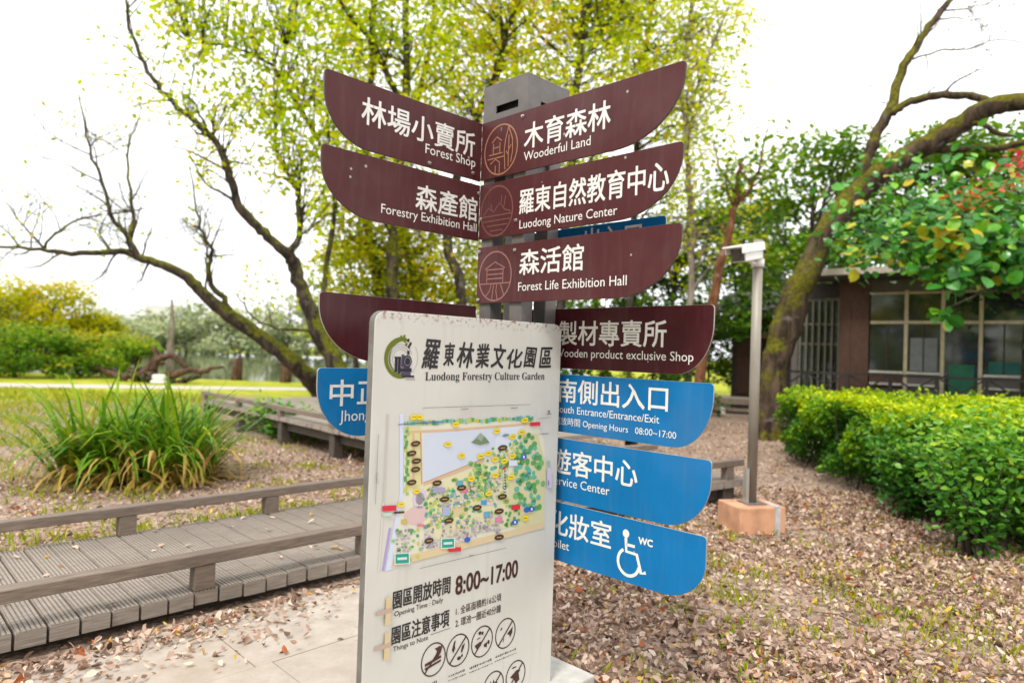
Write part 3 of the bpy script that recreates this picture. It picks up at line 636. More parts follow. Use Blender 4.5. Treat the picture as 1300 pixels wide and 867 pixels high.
many([(x, y, 22, 4, (.45, .33, .12)) for x, y in ((213, 237), (195, 283), (217, 320), (213, 360), (195, 422), (316, 425), (352, 502), (433, 448), (507, 543), (628, 490), (613, 560), (372, 604), (613, 684), (277, 700), (630, 257))])
YL = ((205, 110), (232, 110), (405, 145), (367, 240), (433, 294), (525, 297), (562, 283), (593, 312), (638, 320), (676, 296), (602, 177), (678, 204), (720, 183), (735, 125), (480, 405), (596, 388), (670, 397), (563, 475), (219, 464), (143, 527), (738, 593))
dots([(x, y, 18, 13, YEL) for x, y in YL]); many([(x, y, 18, 3.5, (.22, .16, .02)) for x, y in YL])
many([(87, 545, 66, 26, RED), (785, 143, 48, 18, RED), (400, 742, 60, 20, RED), (693, 540, 40, 24, RED), (238, 627, 32, 12, (.62, .2, .26)), (77, 575, 40, 16, (.45, .60, .50))]); dots([(636, 353, 8, 8, RED)])
many([(148, 785, 74, 54, (.70, .72, .66)), (367, 712, 68, 50, (.70, .72, .66))]); many([(148, 785, 64, 46, (.02, .30, .24)), (367, 712, 58, 42, (.02, .30, .24))]); many([(148, 785, 46, 12, (.6, .66, .6)), (367, 712, 42, 12, (.6, .66, .6))])
dots([(x, y, 15, 13, BLU) for x, y in ((730, 300), (688, 612), (768, 549), (745, 552), (460, 695))])
many([(730, 300, 8, 12, (.7, .7, .75)), (688, 612, 8, 12, (.7, .7, .75)), (768, 549, 8, 12, (.7, .7, .75))])
for l in ([(250, 66), (760, 50)], [(248, 66), (248, 74)], [(34, 190), (20, 525)], [(232, 832), (645, 734)], [(800, 118), (850, 112)], [(800, 190), (852, 188)]): pathline(l, .0016, (.12, .11, .11))
many([(448, 72, 34, 5, (.3, .28, .28)), (685, 66, 34, 5, (.3, .28, .28)), (30, 400, 5, 60, (.42, .41, .4)), (850, 95, 22, 5, (.2, .2, .2)), (850, 84, 8, 12, (.15, .15, .2)), (850, 330, 14, 22, (.35, .42, .40)), (852, 400, 22, 96, (.55, .50, .66)), (848, 425, 6, 26, (.25, .16, .5)), (830, 190, 28, 4, (.2, .2, .2)), (480, 770, 26, 5, (.3, .28, .28))])
# wooden-cross ornaments by the headings
y = lay()
for zc in (.590, .470):
    mpb.flat([(-.698, zc - .048), (-.676, zc - .050), (-.674, zc + .044), (-.696, zc + .047)], y, (.60, .47, .28)); mpb.flat([(-.735, zc - .006), (-.668, zc - .010), (-.668, zc + .009), (-.735, zc + .008)], y - .0001, (.46, .34, .28))
mpb.build('park_map', MT['print'], body)
# round prohibition signs
pr = MB(); RR = (.056, .059)
def prohib(cx, cz, parts, slash=True):
    stroke(pr, arc(cx, cz, *RR, 0, 360, 30), .0050, -.0012)
    if slash: stroke(pr, [(cx - RR[0] * .72, cz - RR[1] * .72), (cx + RR[0] * .72, cz + RR[1] * .72)], .0062, -.0014)
    for k, pl_ in enumerate(parts): pr.flat([(cx + a * RR[0], cz + c * RR[1]) for a, c in pl_], -.0016 - k * .00005)
ell = lambda a, b, ra, rb: [(a + ra * math.cos(t), b + rb * math.sin(t)) for t in np.linspace(0, 2 * math.pi, 13)[:-1]]
prohib(-.471, .357, [[(-.72, -.10), (.62, .10), (.66, -.05), (-.68, -.28)], [(-.72, -.36), (.66, -.16), (.6, -.30), (-.68, -.5)], [(.10, .62), (.45, .72), (.72, .62), (.62, .30), (.40, .05), (.05, .02), (.2, .25), (.28, .48)], [(.08, .68), (.22, .66), (.24, .46)]], True)
prohib(-.352, .357, [[(-.55, .15), (-.38, .62), (-.22, .70), (-.30, .42), (-.26, .18), (-.42, -.08)], [(.38, .18), (.62, .30), (.52, -.02), (.34, -.28), (.26, -.14)], ell(.12, -.55, .18, .12), ell(.38, -.45, .08, .1)])
prohib(-.226, .355, [[(-.72, -.12), (-.15, .05), (-.08, -.22), (-.45, -.45)], [(-.5, .28), (-.2, .35), (-.18, .28), (-.5, .22)], [(.15, -.25), (.5, -.15), (.45, -.5), (.2, -.42)], ell(-.25, .62, .14, .12), ell(.0, .55, .10, .12), ell(.62, -.2, .1, .14)])
prohib(-.096, .352, [[(.15, -.1), (.55, .15), (.72, .32), (.70, -.10), (.48, -.42), (.42, -.2)], [(-.55, .35), (-.4, .52), (-.35, .42), (-.48, .28)], [(-.25, -.55), (-.18, -.3), (-.13, -.32), (-.2, -.58)]])
prohib(-.155, .155, [[(-.5, .1), (-.3, .45), (-.15, .1), (.0, .5), (.15, .1), (.3, .4), (.4, .0), (-.4, -.3)]])
prohib(-.027, .160, [[(-.6, .0), (.1, .35), (.5, .25), (.2, .05), (-.3, -.15)], [(-.2, -.2), (.3, .1), (.4, -.4), (.0, -.6)], ell(-.2, .6, .25, .05)])
prohib(-.285, .140, [ell(.1, .45, .5, .4)], False); prohib(-.41, .140, [[(-.4, -.3), (.4, -.2), (.3, .2), (-.3, .3)]])
prohib(-.53, .140, [[(-.4, -.3), (.4, -.2), (.3, .2), (-.3, .3)]])
for (u, v, w_) in ((-.352, .270, .085), (-.226, .268, .125), (-.090, .270, .125), (-.475, .270, .05)):      # captions too small to read
    for k, (dz, hh) in enumerate(((0, .011), (-.017, .006))):
        s_ = u - w_ / 2
        while s_ < u + w_ / 2 - .004:
            ww = rr.uniform(.004, .009); stroke(pr, [(s_, v + dz), (s_ + ww * .8, v + dz + rr.uniform(-.001, .001))], hh * rr.uniform(.3, .9), -.0012 - rr.uniform(0, .0002)); s_ += ww + .003
pr.build('prohibition_symbols', MT['brown_ink'], body)

# ------------------------------------------------------------------ trees
def smooth_path(P, k=4, jit=0.):
    P = np.asarray(P, float); Q = np.vstack([2 * P[0] - P[1], P, 2 * P[-1] - P[-2]]); out = []
    for i in range(1, len(Q) - 2):
        for s in np.linspace(0, 1, k, endpoint=False):
            a, b, c, d = Q[i - 1], Q[i], Q[i + 1], Q[i + 2]
            out.append(.5 * ((2 * b) + (c - a) * s + (2 * a - 5 * b + 4 * c - d) * s * s + (3 * b - a - 3 * c + d) * s ** 3))
    out.append(P[-1]); out = np.array(out)
    if jit: out[1:-1] += rng.normal(0, jit, (len(out) - 2, 3))
    return out
def limb(mb, P, r0, r1, seg=8, k=4, jit=.02, pw=1.0):
    Q = smooth_path(P, k, jit); t = np.linspace(0, 1, len(Q)); r = r0 + (r1 - r0) * t ** pw
    mb.tube(Q, r * (1 + rng.normal(0, .05, len(r))), seg); return Q, r
def twigs(mb, lv, Q, r, n, length, tmin=.2, level=0, maxlevel=1, up=.5, leaf=(.1, 30, .16), cl=.5, sag=.1, sparse=1., seg=5, outward=None):
    """side shoots along a limb, with leaves along the last order of shoots"""
    for _ in range(n):
        i = int(rng.uniform(tmin, 1) * (len(Q) - 2)); base = Q[i]; tan = unit(Q[i + 1] - Q[i])
        d = rng.normal(size=3); d -= tan * (d @ tan); d = unit(d) + tan * rng.uniform(.2, .9) + np.array((0, 0, up)) * rng.uniform(.3, 1.2)
        if outward is not None: d = d + outward * rng.uniform(0, .8)
        d = unit(d); L = length * rng.uniform(.5, 1.25)
        m_ = 4 if level < maxlevel else 3
        pts = [base]; dd = d.copy()
        for s in range(m_):
            dd = unit(dd + rng.normal(0, .22, 3) + np.array((0, 0, -sag * .4))); pts.append(pts[-1] + dd * L / m_)
        r0 = max(.004, min(r[i] * .5, (.012 if level == 0 else .006) * L / .5 + .003)); 
        q, rr_ = limb(mb, pts, r0, max(.003, r0 * .3), seg if level < maxlevel else 4, 2, 0)
        c = np.clip(cl + rng.normal(0, .13), .05, .95)
        if level < maxlevel: twigs(mb, lv, q, rr_, max(3, int(n * .45)), length * .5, .15, level + 1, maxlevel, up * .7, leaf, c, sag, sparse, seg)
        elif lv is not None and rng.random() < sparse:
            k = max(1, int(leaf[1] * rng.uniform(.5, 1.3))); j = rng.integers(max(1, len(q) // 3), len(q), k)
            lv.add(q[j] + rng.normal(0, leaf[2], (k, 3)), leaf[0], .45, .6, c, .25)
def blob_leaves(lv, c, rad, n, size, cl=.5, up=.6, shell=.35):
    d = unit(rng.normal(size=(n, 3))); rr_ = (1 - shell * rng.random(n)) ** 1.0
    # a rough surface so that the outline stays uneven
    ph = rng.uniform(0, 6.28, 6); k = rng.normal(size=(6, 3)) * 2.2
    bumpy = 1 + .16 * np.sin(d @ k.T + ph).sum(1) / 1.6
    P = np.array(c) + d * np.array(rad) * (rr_ * bumpy)[:, None]
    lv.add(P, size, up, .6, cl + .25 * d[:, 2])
def finish(root, mb, lv, bark_m, leaf_m):
    mb.build('trunk', bark_m, root, smooth=True)
    if lv is not None and lv.P: lv.build('crown', leaf_m, root)
def hang(mb, Q, c):
    d = Q - (c - np.array((0, 0, .7))); q = Q[np.argmin((d ** 2).sum(1))]; m = q * .45 + c * .55 + rng.normal(0, .12, 3) + np.array((0, 0, .1)); e = c + unit(c - q) * .3
    limb(mb, [q, m, c, e], .013, .004, 4, 3, 0)
def world_root(name, base):
    o = empty(name, tuple(base)); return o
class Shift(MB):
    pass
def rebase(root):
    """children are built in world coordinates: shift them under the root at the tree's foot"""
    b = Vector(root.location)
    for c in root.children: c.data.transform(Matrix.Translation(-b))

def W(pts): return [at(*p) for p in pts]

# leaning tree at left, long bare limbs reaching over the pond
def tree_leaning():
    base = at(412, 500, 17.2); base[2] = 0; root = world_root('leaning_tree', base); mb = MB(); lv = Leaves()
    main = [base + np.array((.15, .1, -.1)), at(400, 488, 17), at(376, 462, 16.6), at(335, 430, 16.2), at(292, 401, 15.8), at(262, 377, 15.5), at(244, 357, 15.3), at(222, 343, 15.1), at(190, 331, 14.9), at(160, 320, 14.7), at(130, 321, 14.5), at(80, 321, 14.3), at(40, 316, 14.1), at(-20, 312, 14)]
    Q, r = limb(mb, main, .30, .024, 10, 4, .015, .58)
    tw = dict(up=.6, leaf=(.10, 2, .12), sparse=.26, sag=.05)
    L1, r1 = limb(mb, W([(190, 332, 14.9), (176, 326, 14.8), (163, 299, 14.7), (140, 272, 14.6), (131, 232, 14.5), (118, 198, 14.4), (108, 160, 14.3), (100, 120, 14.2)]), .075, .015, 6, 3)
    L2, r2 = limb(mb, W([(166, 300, 14.7), (168, 270, 14.9), (163, 228, 15), (164, 186, 15.2), (176, 150, 15.3)]), .05, .012, 6, 3)
    L3, r3 = limb(mb, W([(57, 316, 14.2), (70, 298, 14.3), (95, 281, 14.3), (130, 272, 14.4)]), .03, .02, 5, 3)
    L4, r4 = limb(mb, W([(292, 400, 15.8), (284, 378, 15.7), (268, 362, 15.6), (266, 340, 15.6), (270, 318, 15.5), (256, 296, 15.4), (250, 268, 15.3), (240, 210, 15.2)]), .085, .014, 6, 3)
    L5, r5 = limb(mb, W([(118, 198, 14.4), (90, 185, 14.3), (60, 165, 14.2), (40, 140, 14)]), .02, .008, 5, 3)
    L6, r6 = limb(mb, W([(57, 317, 14.2), (30, 285, 14.1), (5, 255, 14)]), .03, .008, 5, 3)
    L7, r7 = limb(mb, W([(262, 376, 15.5), (263, 330, 15.3), (252, 280, 15.2)]), .03, .008, 5, 3)
    for q_, rr_, n in ((L1, r1, 9), (L2, r2, 7), (L3, r3, 5), (L4, r4, 8), (L5, r5, 5), (L6, r6, 5), (Q[-26:], r[-26:], 9), (L7, r7, 4)):
        twigs(mb, lv, q_, rr_, n + 2, 1.25, .12, 0, 2, **tw, cl=.55)
    finish(root, mb, lv, MT['bark_dark'], MT['lf_lime']); rebase(root)
    tag(root, 'mossy dark tree leaning far left over the deck with nearly bare limbs', 'tree')
tree_leaning()

# second tree beside it, forked, lime leaves along its arms
def tree_forked():
    base = at(452, 520, 16); base[2] = 0; root = world_root('forked_tree', base); mb = MB(); lv = Leaves()
    Q, r = limb(mb, [base + np.array((0, 0, -.1)), at(440, 490, 16), at(423, 458, 15.9), at(402, 418, 15.7), at(386, 372, 15.5), at(375, 340, 15.4), at(366, 323, 15.3)], .23, .14, 10, 4, .02)
    A_, ra = limb(mb, W([(367, 325, 15.3), (345, 305, 15.1), (326, 288, 15), (305, 263, 14.9), (292, 232, 14.7), (286, 205, 14.6), (270, 175, 14.5), (236, 145, 14.4), (205, 115, 14.2), (187, 90, 14.1), (170, 50, 14), (160, 0, 13.9)]), .13, .03, 8, 4, .02)
    B_, rb = limb(mb, W([(370, 325, 15.3), (380, 295, 15.4), (379, 265, 15.5), (377, 240, 15.6), (366, 222, 15.6), (352, 190, 15.7), (350, 140, 15.8), (362, 60, 16)]), .085, .025, 7, 4)
    C_, rc = limb(mb, W([(408, 300, 15.2), (400, 160, 15.2), (372, 120, 15.2), (340, 62, 15.1), (250, 55, 14.8)]) if False else W([(404, 176, 16), (388, 150, 16), (372, 124, 15.9), (345, 85, 15.7), (300, 60, 15.4), (240, 55, 15)]), .07, .02, 6, 4)
    D_, rd = limb(mb, W([(402, 420, 15.7), (370, 418, 15.4), (345, 416, 15.2), (325, 406, 15.1), (309, 386, 15), (300, 372, 14.9)]), .045, .014, 6, 3)
    E_, re = limb(mb, W([(404, 178, 16), (425, 240, 15.9), (415, 330, 15.9), (405, 420, 15.7)]), .05, .07, 6, 3)
    for q_, rr_, n, cl in ((A_, ra, 13, .5), (B_, rb, 9, .5), (C_, rc, 12, .45), (D_, rd, 3, .6), (E_, re, 4, .5)):
        twigs(mb, lv, q_, rr_, n, 1.15, .3, 0, 1, up=.4, leaf=(.12, 12, .16), cl=cl, sparse=.85)
    # leafy sprays filling the upper left of the view
    ARM = np.concatenate([A_, B_, C_, E_, Q])
    for _ in range(330):
        px_, py_ = rng.uniform(195, 450), rng.uniform(-90, 270)
        if py_ > 60 + (px_ - 205) * 1.1: continue
        c = at(px_, py_, rng.uniform(13.6, 16)); hang(mb, ARM, c); k = int(rng.uniform(6, 34)); lv.add(c + rng.normal(0, .30, (k, 3)), .14, .45, .66, rng.uniform(.25, .75), .2)
    finish(root, mb, lv, MT['bark_dark'], MT['lf_lime']); rebase(root)
    tag(root, 'dark forked tree with lime green leaves just left of the signpost', 'tree')
tree_forked()

# lime and golden grove behind the signpost: each trunk a tree of its own
def grove_tree(pix, depth, r0, r1, fork, nb, blen, leafm, barkm, cl, label, leaf=(.125, 26, .2), tmin=.25, extra=0, boxx=None, name='grove_tree'):
    b = at(*pix[0][:2], depth); b[2] = 0; root = world_root(name, b); mb = MB(); lv = Leaves()
    pts = [b + np.array((0, 0, -.1))] + [at(p[0], p[1], p[2] if len(p) > 2 else depth) for p in pix[1:]]
    Q, r = limb(mb, pts, r0, r1, 9, 4, .025)
    for fk in fork:
        f_, rf = limb(mb, W(fk), r0 * .5, r1 * .6, 7, 4, .02); twigs(mb, lv, f_, rf, max(4, nb // 2), blen * .8, .15, 0, 1, up=.5, leaf=leaf, cl=cl)
    twigs(mb, lv, Q, r, nb, blen, tmin, 0, 1, up=.5, leaf=leaf, cl=cl)
    if boxx:
        for _ in range(int(extra * 2.6)):
            c = at(rng.uniform(boxx[0], boxx[1]), rng.uniform(boxx[2], boxx[3]), depth + rng.uniform(-1.6, 1.6)); hang(mb, Q, c); k = int(rng.uniform(8, 42)); lv.add(c + rng.normal(0, .33, (k, 3)), leaf[0] * 1.12, .45, .66, np.clip(cl + rng.normal(0, .18), .05, .95), .2)
    finish(root, mb, lv, barkm, leafm); rebase(root)
    tag(root, label, 'tree', 'trees of the grove behind the signpost')
grove_tree([(505, 520), (497, 375), (498, 300), (508, 200), (517, 110), (515, 0), (512, -120)], 16.5, .17, .06, [[(504, 120, 16.4), (470, 50, 16), (430, 0, 15.6), (400, -60, 15.4)]], 15, 1.7, MT['lf_lime'], MT['bark_dark'], .52, 'straight dark trunk above the Forest Shop board with one limb slanting left', extra=42, boxx=(400, 560, -60, 210))
grove_tree([(478, 520), (481, 375), (466, 285), (462, 200), (470, 100), (474, 0), (476, -120)], 18, .15, .06, [], 14, 1.7, MT['lf_gold'], MT['bark_dark'], .5, 'dark trunk with golden leaves seen just above the maroon board at left', extra=60, boxx=(410, 560, 250, 400))
grove_tree([(548, 520), (532, 395), (512, 300), (500, 240), (520, 160), (545, 60), (560, -100)], 19, .13, .05, [], 13, 1.8, MT['lf_gold'], MT['bark_grey'], .42, 'slanting grey trunk between the two dark ones above the map panel', extra=34, boxx=(480, 620, 270, 400))
grove_tree([(585, 520), (586, 370), (566, 305), (580, 220), (606, 150), (628, 100), (640, 50), (653, 0), (664, -110)], 17.5, .15, .06, [], 16, 1.8, MT['lf_lime'], MT['bark_grey'], .6, 'thin trunk curving up left of the grey post cap among yellow leaves', extra=52, boxx=(540, 670, -60, 170))
grove_tree([(700, 540), (712, 380), (722, 240), (733, 110), (738, 50), (740, 0), (742, -120)], 17, .14, .06, [[(735, 52, 17), (757, 38, 16.9), (783, 15, 16.8), (800, -20, 16.7)]], 16, 1.8, MT['lf_lime'], MT['bark_grey'], .58, 'straight trunk just right of the grey post cap with one fine side branch', extra=60, boxx=(670, 820, -70, 150))
grove_tree([(795, 540), (800, 400), (806, 260), (812, 130), (822, 40), (834, -100)], 19, .13, .05, [], 16, 1.9, MT['lf_lime'], MT['bark_grey'], .6, 'slim trunk behind the right end of the top brown board, yellowest crown', extra=48, boxx=(780, 900, -60, 180))
grove_tree([(872, 540), (876, 400), (878, 300), (872, 210), (866, 120), (876, 30), (890, -90)], 18, .11, .04, [[(872, 150, 18), (900, 70, 17.8), (925, 10, 17.6)]], 14, 1.6, MT['lf_lime'], MT['bark_pale'], .6, 'pale slender trunk right of the brown boards with a thin airy crown', leaf=(.115, 14, .2), extra=40, boxx=(860, 950, -40, 300))
grove_tree([(630, 540), (640, 300), (655, 120), (650, -100)], 23, .14, .06, [], 12, 2.0, MT['lf_lime'], MT['bark_grey'], .5, 'farthest tree of the grove, its trunk hidden behind the signpost', extra=70, boxx=(420, 860, -60, 260), leaf=(.15, 22, .25))

# red-brown leaning tree and dark evergreens right of the boards
def tree_red():
    base = at(886, 505, 14); base[2] = 0; root = world_root('leaning_tree', base); mb = MB(); lv = Leaves()
    Q, r = limb(mb, [base + np.array((0, 0, -.1))] + W([(890, 470, 14), (900, 410, 14), (911, 355, 14), (924, 300, 14), (932, 262, 14), (937, 228, 14), (940, 205, 14)]), .13, .04, 9, 4)
    a, ra = limb(mb, W([(932, 262, 14), (952, 240, 13.8), (965, 205, 13.6), (975, 160, 13.5)]), .04, .012, 6, 3); c, rc = limb(mb, W([(932, 245, 14), (915, 215, 14.2), (905, 180, 14.4)]), .03, .01, 6, 3)
    for q_, rr_, n in ((Q[-16:], r[-16:], 6), (a, ra, 4), (c, rc, 3)): twigs(mb, lv, q_, rr_, n, .8, .1, 0, 1, up=.4, leaf=(.13, 12, .2), cl=.6, sparse=.9)
    finish(root, mb, lv, MT['bark_red'], MT['lf_mid']); rebase(root)
    tag(root, 'thin reddish brown trunk leaning right beside the maroon board end', 'tree')
tree_red()
def bushy(name, base, h, rad, nblob, size, nleaf, leafm, label, cl=.4, trunk=.12, cat='tree', group=None, zlo=.35, bark=None, squash=.5):
    root = world_root(name, (base[0], base[1], 0)); mb = MB(); lv = Leaves(); b = np.array((base[0], base[1], 0.))
    top = b + np.array((rng.normal(0, .2), rng.normal(0, .2), h * .9)); Q, r = limb(mb, [b - np.array((0, 0, .1)), b + (top - b) * .35 + rng.normal(0, .1, 3), b + (top - b) * .7 + rng.normal(0, .15, 3), top], trunk, trunk * .25, 8, 3)
    for _ in range(nblob):
        a = rng.uniform(0, 6.28); zz = h * rng.uniform(zlo, 1.0); w = rad * math.sqrt(rng.random()) * (1 - .45 * max(0, (zz / h - .55) / .45))
        c = b + np.array((w * math.cos(a), w * math.sin(a), zz)); s = rad * rng.uniform(.22, .42)
        i = min(len(Q) - 1, int(len(Q) * max(.2, zz / h - .25))); mid = (Q[i] + c) / 2 + rng.normal(0, .1 * rad, 3)
        limb(mb, [Q[i], mid, c], max(.012, trunk * .3), .008, 5, 2, 0)
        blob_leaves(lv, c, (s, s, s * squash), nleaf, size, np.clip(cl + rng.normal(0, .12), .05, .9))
    finish(root, mb, lv, bark or MT['bark_grey'], leafm); rebase(root)
    tag(root, label, cat, group); return root
def base_of(px, Y): p = at(px, 480, Y); return (p[0], p[1])
bushy('evergreen_tree', base_of(850, 21), 5.8, 2.3, 46, .17, 150, MT['lf_dark'], 'dense dark evergreen behind the right ends of the brown boards', .55)
bushy('evergreen_tree', base_of(945, 26), 7.4, 2.7, 50, .2, 150, MT['lf_dark'], 'dark bushy evergreen filling the gap left of the camera pole', .62)
bushy('evergreen_tree', base_of(1035, 19.5), 7.9, 2.3, 52, .18, 130, MT['lf_mid'], 'tall green tree rising behind the fork of the mossy trunk', .5, zlo=.3)
bushy('broadleaf_tree', base_of(760, 24), 6.2, 2.6, 34, .17, 150, MT['lf_mid'], 'mid green tree filling the gap under the brown boards', .5)
bushy('broadleaf_tree', base_of(620, 25), 6.0, 2.5, 30, .17, 140, MT['lf_gold'], 'low golden tree seen through the legs of the signpost', .5)
bushy('broadleaf_tree', base_of(455, 27), 5.6, 2.6, 30, .17, 140, MT['lf_gold'], 'low yellow tree behind the leaning trunk at the left board', .5)
bushy('evergreen_tree', base_of(1150, 19.5), 7.6, 2.9, 64, .19, 150, MT['lf_mid'], 'broad green tree behind the cottage roof under the mossy limb', .5, zlo=.3)
bushy('broadleaf_tree', base_of(1270, 18.8), 7.8, 2.8, 64, .19, 150, MT['lf_mid'], 'bright green tree behind the cottage at the right edge', .55, zlo=.3)
bushy('airy_tree', base_of(945, 24), 9.0, 1.8, 26, .17, 36, MT['lf_mid'], 'tall airy tree with open crown against the white sky right of the grove', .55, .10, zlo=.3, bark=MT['bark_pale'])

for px_, Y_, h_, r_, lab in ((740, 19, 2.6, 1.7, 'low dark shrub behind the gap between the maroon and blue boards'), (830, 18, 2.4, 1.6, 'low dark shrub behind the right ends of the lower boards'), (905, 24, 2.8, 1.5, 'dark undergrowth between the red brown trunk and the shed'), (1000, 24, 4.6, 2.2, 'dark shrub rising behind the small shed')):
    bushy('shrub', base_of(px_, Y_), h_, r_, 20, .15, 150, MT['lf_dark'], lab, .55, .06, 'shrub', None, .12, squash=.8)
# trees on the side of the photographer, mirrored in the cottage windows
for bx_, by_, h_, r_, lm_ in ((-9, -4, 6.2, 2.6, 'lf_gold'), (-13.5, -1.5, 6.5, 2.8, 'lf_mid'), (-5.5, -7.5, 6, 2.6, 'lf_lime'), (-11, -7, 7, 3, 'lf_dark'), (-1.5, -9, 6, 2.6, 'lf_mid'), (3, -10, 6, 2.8, 'lf_gold'), (8, -9, 5.5, 2.6, 'lf_mid'), (-18, 0, 7, 3, 'lf_lime'), (-16, -6, 7.5, 3, 'lf_mid')):
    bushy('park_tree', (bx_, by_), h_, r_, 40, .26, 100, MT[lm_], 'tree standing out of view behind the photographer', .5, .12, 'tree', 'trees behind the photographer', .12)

# big mossy tree at right
def tree_mossy():
    D = 13.0; base = at(975, 556, D); base[2] = 0; root = world_root('mossy_tree', base); mb = MB(); lv = Leaves()
    pts = [base - np.array((0, 0, .15)), at(975, 552, D), at(979, 510, D), at(983, 471, D), at(991, 437, D), at(1002, 404, D), at(1013, 370, D), at(1029, 337, D), at(1046, 300, D), at(1066, 270, D), at(1088, 246, D), at(1121, 217, 12.8), at(1150, 200, 12.7), at(1178, 183, 12.5), at(1212, 163, 12.3), at(1244, 142, 12.1), at(1270, 133, 12), at(1300, 129, 11.8), at(1345, 122, 11.5), at(1390, 100, 11.2)]
    Q = smooth_path(pts, 4, .012); w = np.interp(np.linspace(0, 1, len(Q)), [0, .05, .16, .21, .26, .32, .37, .42, .53, .60, .68, .79, .9, 1], [.32, .27, .235, .265, .30, .26, .225, .215, .22, .21, .20, .175, .155, .12])
    mb.tube(Q, w * (1 + rng.normal(0, .035, len(Q))), 14)
    def lm(p, r0, r1, s=8): return limb(mb, W(p), r0, r1, s, 4, .012)
    U, ru = lm([(1076, 266, D), (1094, 222, D), (1105, 190, D), (1112, 172, D), (1131, 138, D), (1141, 100, 13.1), (1156, 70, 13.1), (1174, 42, 13.2), (1192, 18, 13.2), (1210, -4, 13.3), (1228, -40, 13.4)], .125, .05, 10)
    V, rv = lm([(1126, 150, D), (1142, 137, 12.9), (1163, 127, 12.8), (1198, 121, 12.6), (1235, 123, 12.4), (1262, 130, 12.1)], .085, .07)
    X, rx = lm([(1140, 208, 12.8), (1163, 192, 12.7), (1211, 188, 12.4), (1263, 188, 12.2), (1310, 180, 12), (1350, 170, 11.8)], .09, .05)
    Z, rz_ = lm([(1225, 155, 12.2), (1250, 160, 12), (1275, 170, 11.9), (1310, 172, 11.7)], .06, .03)
    t1, r1 = lm([(1159, 76, 13.1), (1190, 65, 12.9), (1230, 62, 12.7), (1265, 52, 12.5), (1310, 55, 12.3)], .022, .010, 5); t2, r2 = lm([(1175, 70, 13), (1177, 95, 12.9), (1172, 120, 12.8)], .012, .008, 5)
    t3, r3 = lm([(1198, 14, 13.2), (1240, 8, 13), (1290, -8, 12.8)], .02, .008, 5)
    for q_, rr_, n in ((U, ru, 5), (V, rv, 3), (t1, r1, 9), (t3, r3, 7), (Q[-10:], w[-10:], 4)):
        twigs(mb, lv, q_, rr_, n, .8, .4, 0, 1, up=.5, leaf=(.06, 3, .10), cl=.2, sparse=.5)
    mb.build('trunk', MT['bark_moss'], root, smooth=True)
    if lv.P: lv.build('crown', MT['lf_dark'], root)
    rebase(root); tag(root, 'large moss covered tree with a thick limb bending right over the cottage', 'tree')
tree_mossy()

# ------------------------------------------------------------------ cottage
O = np.array((6.65, 14.4, 0)); ce = unit(np.array((.79, -.61, 0))); cot = empty('cottage', tuple(O), math.atan2(ce[1], ce[0]))
tag(cot, 'dark timber cottage with cream framed windows behind the hedge', 'house')
MT['plank_brown'] = wood('brown_boards', (.055, .026, .016), (.13, .06, .035), (30, 30, 3))
MT['plank_dark'] = wood('dark_boards', (.025, .022, .02), (.06, .05, .045), (30, 30, 3))
MT['cream'] = mat('cream_frame', (.52, .43, .29), (.64, .54, .38), 12, .55)
MT['sill_white'] = mat('white_sill', (.55, .54, .50), (.66, .65, .6), 12, .55)
MT['wall_grey'] = wood('grey_boards', (.10, .085, .08), (.17, .145, .135), (3, 30, 30))
def glass_mat():
    m, nt, p = new_mat('window_glass'); n = noise(nt, 1.5, 2)
    nt.links.new(ramp(nt, n, [(.3, (.012, .016, .016)), (.7, (.03, .04, .038))]), p.inputs['Base Color']); p.inputs['Roughness'].default_value = .06; p.inputs['Specular IOR Level'].default_value = .8; p.inputs['IOR'].default_value = 1.6
    bump(nt, p, noise(nt, 1.2, 2), .05, .02); return m
MT['glass'] = glass_mat()
XE = 5.2
def cpart(name, boxes, m, parent=cot, bevel=0):
    q = MB()
    for bx_ in boxes: q.bb(*bx_)
    return q.build(name, m, parent, bevel=bevel)
# walls: lower boarding, top beam, back and end walls
cpart('wall', [(.30, XE, .0, .14, .0, 1.02), (.30, XE, .0, .14, 2.98, 3.30), (XE, XE + .14, 0, 4.2, 0, 3.3), (-.9, XE, 4.2, 4.34, 0, 3.3), (-.9, -.76, .9, 4.2, 0, 3.3)], MT['wall_grey'])
cpart('floor', [(-.75, XE, .15, 4.19, .45, .6)], MT['plank_dark'])
cpart('corner_pillar', [(.30, .86, -.05, .16, .0, 3.2)], MT['plank_brown'])
cpart('door_panel', [(.36, .52, -.062, -.051, .7, 2.7)], MT['plank_brown'])
cols = [(.88, 1.49), (1.55, 2.11), (2.17, 2.72), (2.80, 3.42), (3.50, 4.25), (4.33, XE - .02)]
for i, (xa, xb) in enumerate(cols):
    lo_ = .66 if i == 2 else 1.38
    fr = MB()
    for bx_ in ((xa, xb, -.02, .06, 2.33, 2.39), (xa, xb, -.02, .06, 2.93, 2.97), (xa, xb, -.04, .07, lo_ - .05, lo_)): fr.bb(*bx_)
    fr.bb(xb + .001, xb + .065, -.03, .07, .62, 3.0)
    f_ = fr.build('window', MT['cream'], cot, bevel=.004)
    pn = MB(); pn.bb(xa, xb, .015, .024, lo_, 2.33); pn.bb(xa, xb, .015, .024, 2.39, 2.93); pn.build('pane', MT['glass'], f_)
    if i != 2:
        mu = MB(); mu.bb((xa + xb) / 2 - .014, (xa + xb) / 2 + .014, -.005, .014, lo_, 2.33); mu.build('muntin', MT['plank_dark'], f_)
        cpart('apron', [(xa, xb, .0, .05, 1.03, lo_ - .055)], MT['plank_brown'] if i % 2 == 0 else MT['wall_grey'])
        cpart('ledge', [(xa + .02, xb - .02, -.10, -.002, 1.10, 1.14), (xa, xb, -.07, -.042, 1.335, 1.372)], MT['sill_white'])
